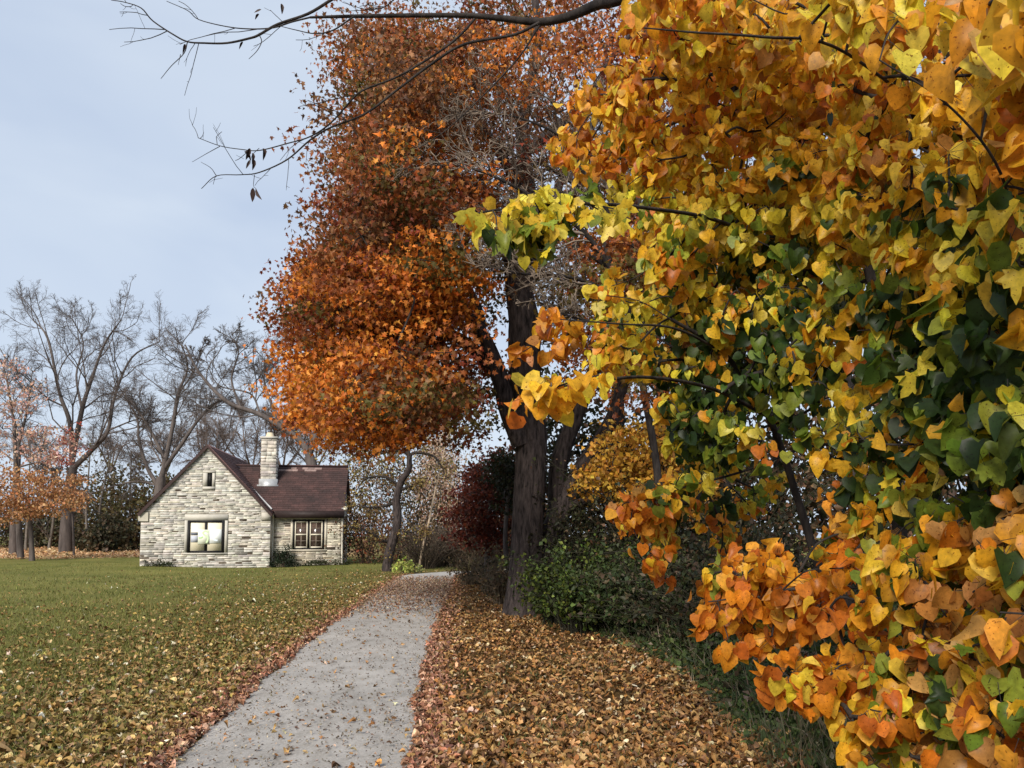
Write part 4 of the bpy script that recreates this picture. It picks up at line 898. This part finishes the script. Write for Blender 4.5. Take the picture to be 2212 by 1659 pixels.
wz = zone_w(vx_, vy_, nz)
s1 = (vx_ < 1360) & (vy_ > 395) & (vy_ < 560); wz[s1] = [.5, .15, 5, 1.2, .1, 0]
s1 = (vx_ > 1040) & (vx_ < 1240) & (vy_ > 480) & (vy_ < 560); wz[s1] = [0, 0, 1.5, 2.5, 2.0, 0]
s1 = (vx_ < 1340) & (vy_ > 780) & (vy_ < 900); wz[s1] = [5, .8, 1.5, 0, 0, 0]
s1 = (vx_ < 1260) & (vy_ > 600) & (vy_ < 790); wz[s1] = [1, 4, 0, 0, 0, 1.5]
cw_ = np.cumsum(wz / wz.sum(1, keepdims=True), 1); rnd = np.where(R.random(n) < .68, R.random(len(C))[idx], R.random(n)); ch_ = (rnd[:, None] > cw_).sum(1).clip(0, 5)
col = np.zeros((n, 3))
for k_, pal in enumerate([GOLD, ORNG, LEMN, LIME, DARK, TANO]):
    s_ = ch_ == k_; col[s_] = pick(pal, s_.sum(), None, .13, .05)
sz = R.uniform(.040, .078, n) * np.interp(vx_, [1900, 2200], [1, 1.15]) * np.where((vx_ < 1345) & (vy_ > 395), 1.0, 1)
lv = MB(); hm = R.random(n) < np.where((vx_ < 1345) & (vy_ > 395) & (vy_ < 570), .35, .93)
put_leaves(lv, P1[hm], ax[hm], nr[hm], sz[hm], HEART, col[hm]); put_leaves(lv, P1[~hm], ax[~hm], nr[~hm], sz[~hm] * 1.05, BIGMAPLE, col[~hm])
# stalks
sd = unit(np.cross(stalk, [0.2, .9, .1])) * .0011; v = np.stack([P0 + sd, P0 - sd, P1 - sd * .6, P1 + sd * .6], 1).reshape(-1, 3)
b.add(v, np.arange(n * 4).reshape(-1, 4))
ytree.part(b, 'branches', M_BARK_DARK); ytree.part(lv, 'crown', M_HEART, True)

# ------------------------------------------------------------------ leaning locust with overhanging bare bough
lb = at(2330, 1400, 5.6); loc = Thing('leaning_bare_tree', 'grey leaning trunk at upper right whose bare twiggy bough overhangs the sky', 'tree', (lb[0], lb[1], 0))
t = MB(); tp = [np.array([lb[0], lb[1], -.1]), at(2290, 700, 5.6), at(2130, 215, 5.5), at(2060, 60, 5.4), at(1980, -160, 5.2), at(1800, -420, 5.0)]
p, rr = limb(t, tp, .16, .07, 14, lobes=.03); loc.part(t, 'trunk', M_BARK_GREY, True)
b = MB(); PB = lambda q, d: [at(240 + x * .5, y * .5, d) for x, y in q]
bough = smooth_path([tp[-1], at(1560, -230, 4.8), at(1420, -60, 4.6)] + PB([(2210, -10), (2100, 20), (1980, 70), (1850, 95), (1700, 80), (1500, 66), (1050, 70), (860, 75)], 4.5), 5)
b.tube(bough, np.linspace(.045, .0065, len(bough)), 9)
CFB = [dict(n=4.5, fix=.26, len=0, rmin=.0022, seg=5, wob=.1, up=.0, t0=.1, ang=(35, 65), thin=.009), dict(n=2.2, abs=1, len=.45, rmin=.0013, seg=3, wob=.1, t0=.2, ang=(35, 70), thin=.007, sides=3)]
def tw(q, d, ra, rb, cfg=CFB):
    p = smooth_path(PB(q, d), 5); r_ = np.linspace(ra, rb, len(p)); b.tube(p, r_, 6)
    if cfg: spawn(b, p, r_, 0, cfg)
tw([(1000, -30), (950, 0), (850, 60), (720, 105), (640, 150), (600, 165), (500, 186), (400, 186), (330, 180), (270, 150), (180, 90), (130, 35), (60, 10), (0, 0)], 4.4, .009, .0022)
tw([(860, 75), (780, 95), (700, 120), (600, 125), (500, 115), (380, 85), (330, 45), (240, 5)], 4.4, .005, .0018)
tw([(330, 180), (315, 230), (260, 285), (215, 340)], 4.4, .003, .0015, None); tw([(300, 235), (290, 280)], 4.4, .002, .001, None)
tw([(1570, 82), (1500, 160), (1400, 235), (1240, 330), (1100, 385), (1050, 420), (950, 530), (860, 590), (760, 620), (640, 650), (560, 645), (470, 630), (375, 595)], 4.4, .007, .0018)
tw([(1850, 98), (1740, 150), (1530, 190), (1400, 265), (1240, 385), (1100, 490), (950, 550), (860, 605), (760, 690), (640, 745), (560, 755), (455, 760), (390, 815)], 4.4, .009, .0018)
tw([(455, 760), (430, 725), (388, 700)], 4.4, .0022, .001, None); tw([(470, 632), (410, 665), (350, 700)], 4.4, .0022, .001, None)
tw([(1850, 110), (1760, 250), (1600, 420), (1450, 560), (1330, 640)], 4.5, .006, .002)
tw([(640, 640), (610, 670), (600, 710)], 4.4, .0018, .001, None); tw([(620, 755), (615, 800), (625, 815)], 4.4, .0018, .001, None)
tw([(1050, 70), (960, 130), (880, 145), (800, 130), (720, 110)], 4.4, .005, .002); tw([(640, 150), (650, 180), (630, 220), (595, 255)], 4.4, .003, .0015, None)
tw([(1240, -20), (1180, 30), (1100, 40), (1000, 10)], 4.5, .004, .0015)
loc.part(b, 'bough', M_BARK_DARK)
pd = MB()
for x, y, L_, a_ in [(600, 640, 52, 20), (575, 655, 45, -40), (610, 660, 48, 0), (620, 690, 45, 12), (655, 640, 50, -4), (600, 690, 42, 25), (613, 810, 62, 3), (625, 812, 58, -25), (320, 190, 42, 15), (735, 15, 45, -5), (650, 40, 36, 70), (570, 180, 36, 30), (640, 60, 30, 40)]:
    o_ = PB([(x, y)], 4.38)[0]; sc = L_ * .5 * K / F_PX * 4.4; aa = math.radians(a_)
    d_ = np.array([-math.sin(aa), 0.1, -math.cos(aa)]); put_leaves(pd, [o_], [d_], [[.5, -.8, .2]], sc, (CURL[0] * [.55, 1, .6], CURL[1]), [(0.05, .028, .022)])
loc.part(pd, 'dry_leaves', M_LITTER)

# ------------------------------------------------------------------ plants at the foot of the cottage
def local(x, y):
    c_, s_ = math.cos(math.radians(8)), math.sin(math.radians(8)); return (HX + x * c_ - y * s_, HY + x * s_ + y * c_)
shrub('dark_green_shrub', 'rounded dark green shrub in the corner between gable and wing', 'bush', local(3.42, -.02), .52, .4, .95, [(0.014, .026, .012), (.022, .034, .014)], None, 30, 60, .07, zlo=.05, rad=.015, nseed=4)
shrub('dark_green_shrub', 'low dark creeping plant at the left foot of the gable', 'bush', local(-1.9, -.25), .75, .25, .30, [(0.03, .045, .014), (.045, .05, .02)], None, 20, 40, .06, zlo=.05, rad=.01, nseed=5)
shrub('dark_green_shrub', 'low green edging plants at the foot of the wing wall', 'bush', local(5.2, .2), 1.2, .22, .28, [(0.025, .038, .012), (.04, .05, .016)], None, 26, 40, .06, zlo=.05, rad=.01, nseed=6)

# ------------------------------------------------------------------ loose ground cover
def scatter_y(n, y0, y1, p=1.6):
    u = R.random(n); return (y0 ** (1 - p) + u * (y1 ** (1 - p) - y0 ** (1 - p))) ** (1 / (1 - p))
TAN = [(0.36, .20, .075), (.25, .125, .042), (.46, .29, .12), (.12, .06, .028), (.58, .45, .29), (.33, .15, .04), (.17, .085, .033)]
TANW = [3, 3, 1.8, 2.2, .7, 2, 2]
PNK = [(0.42, .21, .125), (.31, .135, .075), (.50, .30, .19), (.18, .085, .055)]
def lay(mb, x, y, size, pal, wts, tilt=.36, lift=.012, jit=.25):
    n = len(x); z = gz(x, y) + lift + R.uniform(0, .025, n)
    nr = unit(np.stack([R.normal(0, tilt, n), R.normal(0, tilt, n), np.ones(n)], -1)); a_ = R.uniform(0, 6.28, n)
    ax = np.stack([np.cos(a_), np.sin(a_), R.normal(0, .12, n)], -1); ax -= nr * (ax * nr).sum(1, keepdims=True)
    P_, S_, c_, g_ = np.stack([x, y, z], -1), size * R.uniform(.6, 1.25, n), pick(pal, n, wts, jit), R.integers(0, 3, n)
    for i, tm in enumerate(((CURL[0] * [1.25, 1, .55], CURL[1]), (STAR[0] * [1, 1, 1.3], STAR[1]), (HEART[0] * [.8, 1, 1.2], HEART[1]))):
        k_ = g_ == i
        if k_.any(): put_leaves(mb, P_[k_], ax[k_], nr[k_], S_[k_], tm, c_[k_])
# right-hand carpet
lit = MB(); n = 56000; y = scatter_y(n, 3.0, 33, 1.7); u = R.random(n) ** .9
xa = path_r(y) + .06; xb = brush_x(y) + .5 + .25 * y / 8; x = xa + (xb - xa) * u + R.normal(0, .06, n)
k_ = R.random(n) < np.clip(.72 + .75 * vnoise(np.stack([x, y, 0 * x], -1), 2.4, 77) + .4 * vnoise(np.stack([x, y, 0 * x], -1), .9, 78), .12, 1); x, y = x[k_], y[k_]
lay(lit, x, y, .060, TAN, TANW)
n = 6000; y = scatter_y(n, 3.0, 31, 1.6); x = path_r(y) + np.abs(R.normal(0, .18, n)) - .05 + .06 * np.sin(y * 3.1) * R.random(n); lay(lit, x, y, .06, PNK, None)
tag(lit.build('fallen_leaf_carpet', M_LITTER), 'thick carpet of brown and tan fallen leaves right of the path', 'fallen leaves', kind='stuff')
lit = MB(); n = 46000; y = scatter_y(n, 3.0, 36, 1.45); dx = R.exponential(1.0, n) * (1.6 + .16 * y); x = path_l(y) - dx - .10
k_ = (R.random(n) < .14 + .86 * np.exp(-dx / 3.2)) & (vnoise(np.stack([x, y, 0 * x], -1), .9, 5) > -.5); k_ &= (x > -28) & ~((x < HX + 6.5) & (y > HY - .6))
k_ &= R.random(n) < np.clip((35 - y) / 6, .15, 1)
x, y = x[k_], y[k_]; lay(lit, x, y, .062, [(0.34, .21, .07), (.23, .135, .045), (.46, .32, .14), (.15, .09, .035), (.66, .58, .42), (.25, .19, .05)], [3, 3, 2, 2, .5, 2])
n = 5500; y = scatter_y(n, 3.0, 30, 1.6); x = path_l(y) - np.abs(R.normal(0, .2, n)) + .03 + .06 * np.sin(y * 2.6) * R.random(n); lay(lit, x, y, .06, PNK, None)
tag(lit.build('fallen_leaf_scatter', M_LITTER), 'brown fallen leaves scattered over the lawn left of the path', 'fallen leaves', kind='stuff')
lit = MB(); n = 420; y = scatter_y(n, 4.0, 30, 1.2); s_ = R.random(n); x = path_l(y) * (1 - s_) + path_r(y) * s_
lay(lit, x, y, .05, TAN, TANW, .3, .035)
n = 6500; y = R.triangular(14.5, 23, 29, n); s_ = R.random(n); x = path_l(y) * (1 - s_) + path_r(y) * s_; lay(lit, x, y, .05, [(0.34, .22, .14), (.26, .16, .10), (.20, .10, .06), (.42, .30, .20)], None, .3, .035)
n = 5200; y = scatter_y(n, 3.5, 20, 1.5); s_ = R.beta(.7, .7, n); x = path_l(y) * (1 - s_) + path_r(y) * s_; lay(lit, x, y, .02, [(.20, .15, .10), (.10, .07, .05), (.34, .27, .2)], None, .5, .034)
tag(lit.build('fallen_leaf_sprinkle', M_LITTER), 'few loose brown leaves lying on the grey path', 'fallen leaves', kind='stuff')
far = MB(); n = 9000; y = R.uniform(46, 70, n); x = R.uniform(-50, -14, n); lay(far, x, y, .16, [(0.52, .33, .17), (.46, .26, .12), (.56, .40, .24)], None)
tag(far.build('fallen_leaf_strip', M_LITTER), 'orange strip of fallen leaves on the far lawn', 'fallen leaves', kind='stuff')
# grass
gr = MB(); n = 150000; y = scatter_y(n, 3.2, 45, 1.7); dx = R.random(n) ** 1.2 * (3 + .85 * y); x = path_l(y) - .12 - dx
dn = vnoise(np.stack([x, y, 0 * x], -1), 1.2, 9)
k_ = ~((x < HX + 6.6) & (x > HX - 3.3) & (y > HY - .4)) & (x > -40); x, y, dn = x[k_], y[k_], dn[k_]; n = len(x)
colg = pick([(0.145, .158, .036), (.11, .122, .028), (.205, .19, .055), (.27, .21, .08)], n, [4, 3, 2.5, 1.2], .2) 
put_leaves(gr, np.stack([x, y, gz(x, y) - .005], -1), unit(np.stack([R.normal(0, .45, n), R.normal(0, .45, n), np.ones(n)], -1)), rdir(n), (.05 + .012 * np.clip(y / 8, 0, 3)) * R.uniform(.6, 1.3, n), (BLADE[0] * [2.2, 1, 1], BLADE[1]), colg)
n = 9000; y = scatter_y(n, 3.2, 16, 1.4); xa = path_r(y) + .2; xb = brush_x(y) + .4; x = xa + (xb - xa) * R.random(n); k_ = vnoise(np.stack([x, y, 0 * x], -1), 1.5, 19) > .05; x, y = x[k_], y[k_]; n = len(x)
put_leaves(gr, np.stack([x, y, gz(x, y)], -1), unit(np.stack([R.normal(0, .45, n), R.normal(0, .45, n), np.ones(n)], -1)), rdir(n), .07 * R.uniform(.6, 1.3, n), (BLADE[0] * [2, 1, 1], BLADE[1]), pick([(0.06, .075, .016), (.09, .09, .03)], n))
tag(gr.build('grass', M_GRASS), 'short mown green grass of the lawn', 'grass', kind='stuff')
# low tangle of weeds right of the carpet: green leaves, dry stalks
wd = MB(); n = 70000; y = scatter_y(n, 3.0, 15, 1.5); x = brush_x(y) + np.abs(R.normal(0, 1, n)) * (.55 + .10 * y) + .0
hgt = np.clip((x - brush_x(y)) / 1.2, .08, 1) * R.random(n) ** 1.3 * (.35 + .5 * (vnoise(np.stack([x, y, 0 * x], -1), 1.6, 3) > -.1)) * np.clip((y - 1) / 6, .4, 1.2)
nr = unit(rdir(n) + np.array([0, -.3, .7]))
put_leaves(wd, np.stack([x, y, gz(x, y) + hgt], -1), rdir(n), nr, .075 * R.uniform(.5, 1.3, n), FOLD, pick([(0.06, .09, .026), (.085, .12, .034), (.04, .06, .022), (.13, .095, .06), (.12, .15, .04), (.22, .19, .14)], n, [4, 3, 3, 1.2, 1.2, .4], .25))
n = 4500; y = scatter_y(n, 3.0, 17, 1.4); x = brush_x(y) + np.abs(R.normal(0, 1, n)) * (.5 + .09 * y) - .1
put_leaves(wd, np.stack([x, y, gz(x, y)], -1), unit(np.stack([R.normal(0, .45, n), R.normal(0, .45, n), np.ones(n)], -1)), rdir(n), R.uniform(.2, .75, n) * np.clip((x - brush_x(y)) / .8 + .3, .3, 1), (BLADE[0] * [.35, 1, 1], BLADE[1]), pick([(0.17, .13, .085), (.30, .24, .17), (.09, .085, .045), (.05, .068, .026)], n, [2, 1.5, 3, 3], .25))
n = 5000; y = scatter_y(n, 3.0, 14, 1.4); x = brush_x(y) + np.abs(R.normal(0, .5, n)) * (.5 + .09 * y); lay(wd, x, y, .065, TAN, TANW, .8, .03)
tag(wd.build('weed_tangle', M_GRASS), 'low tangle of dark green weeds and dry stalks under the golden tree', 'weeds', kind='stuff')
print('scene built')
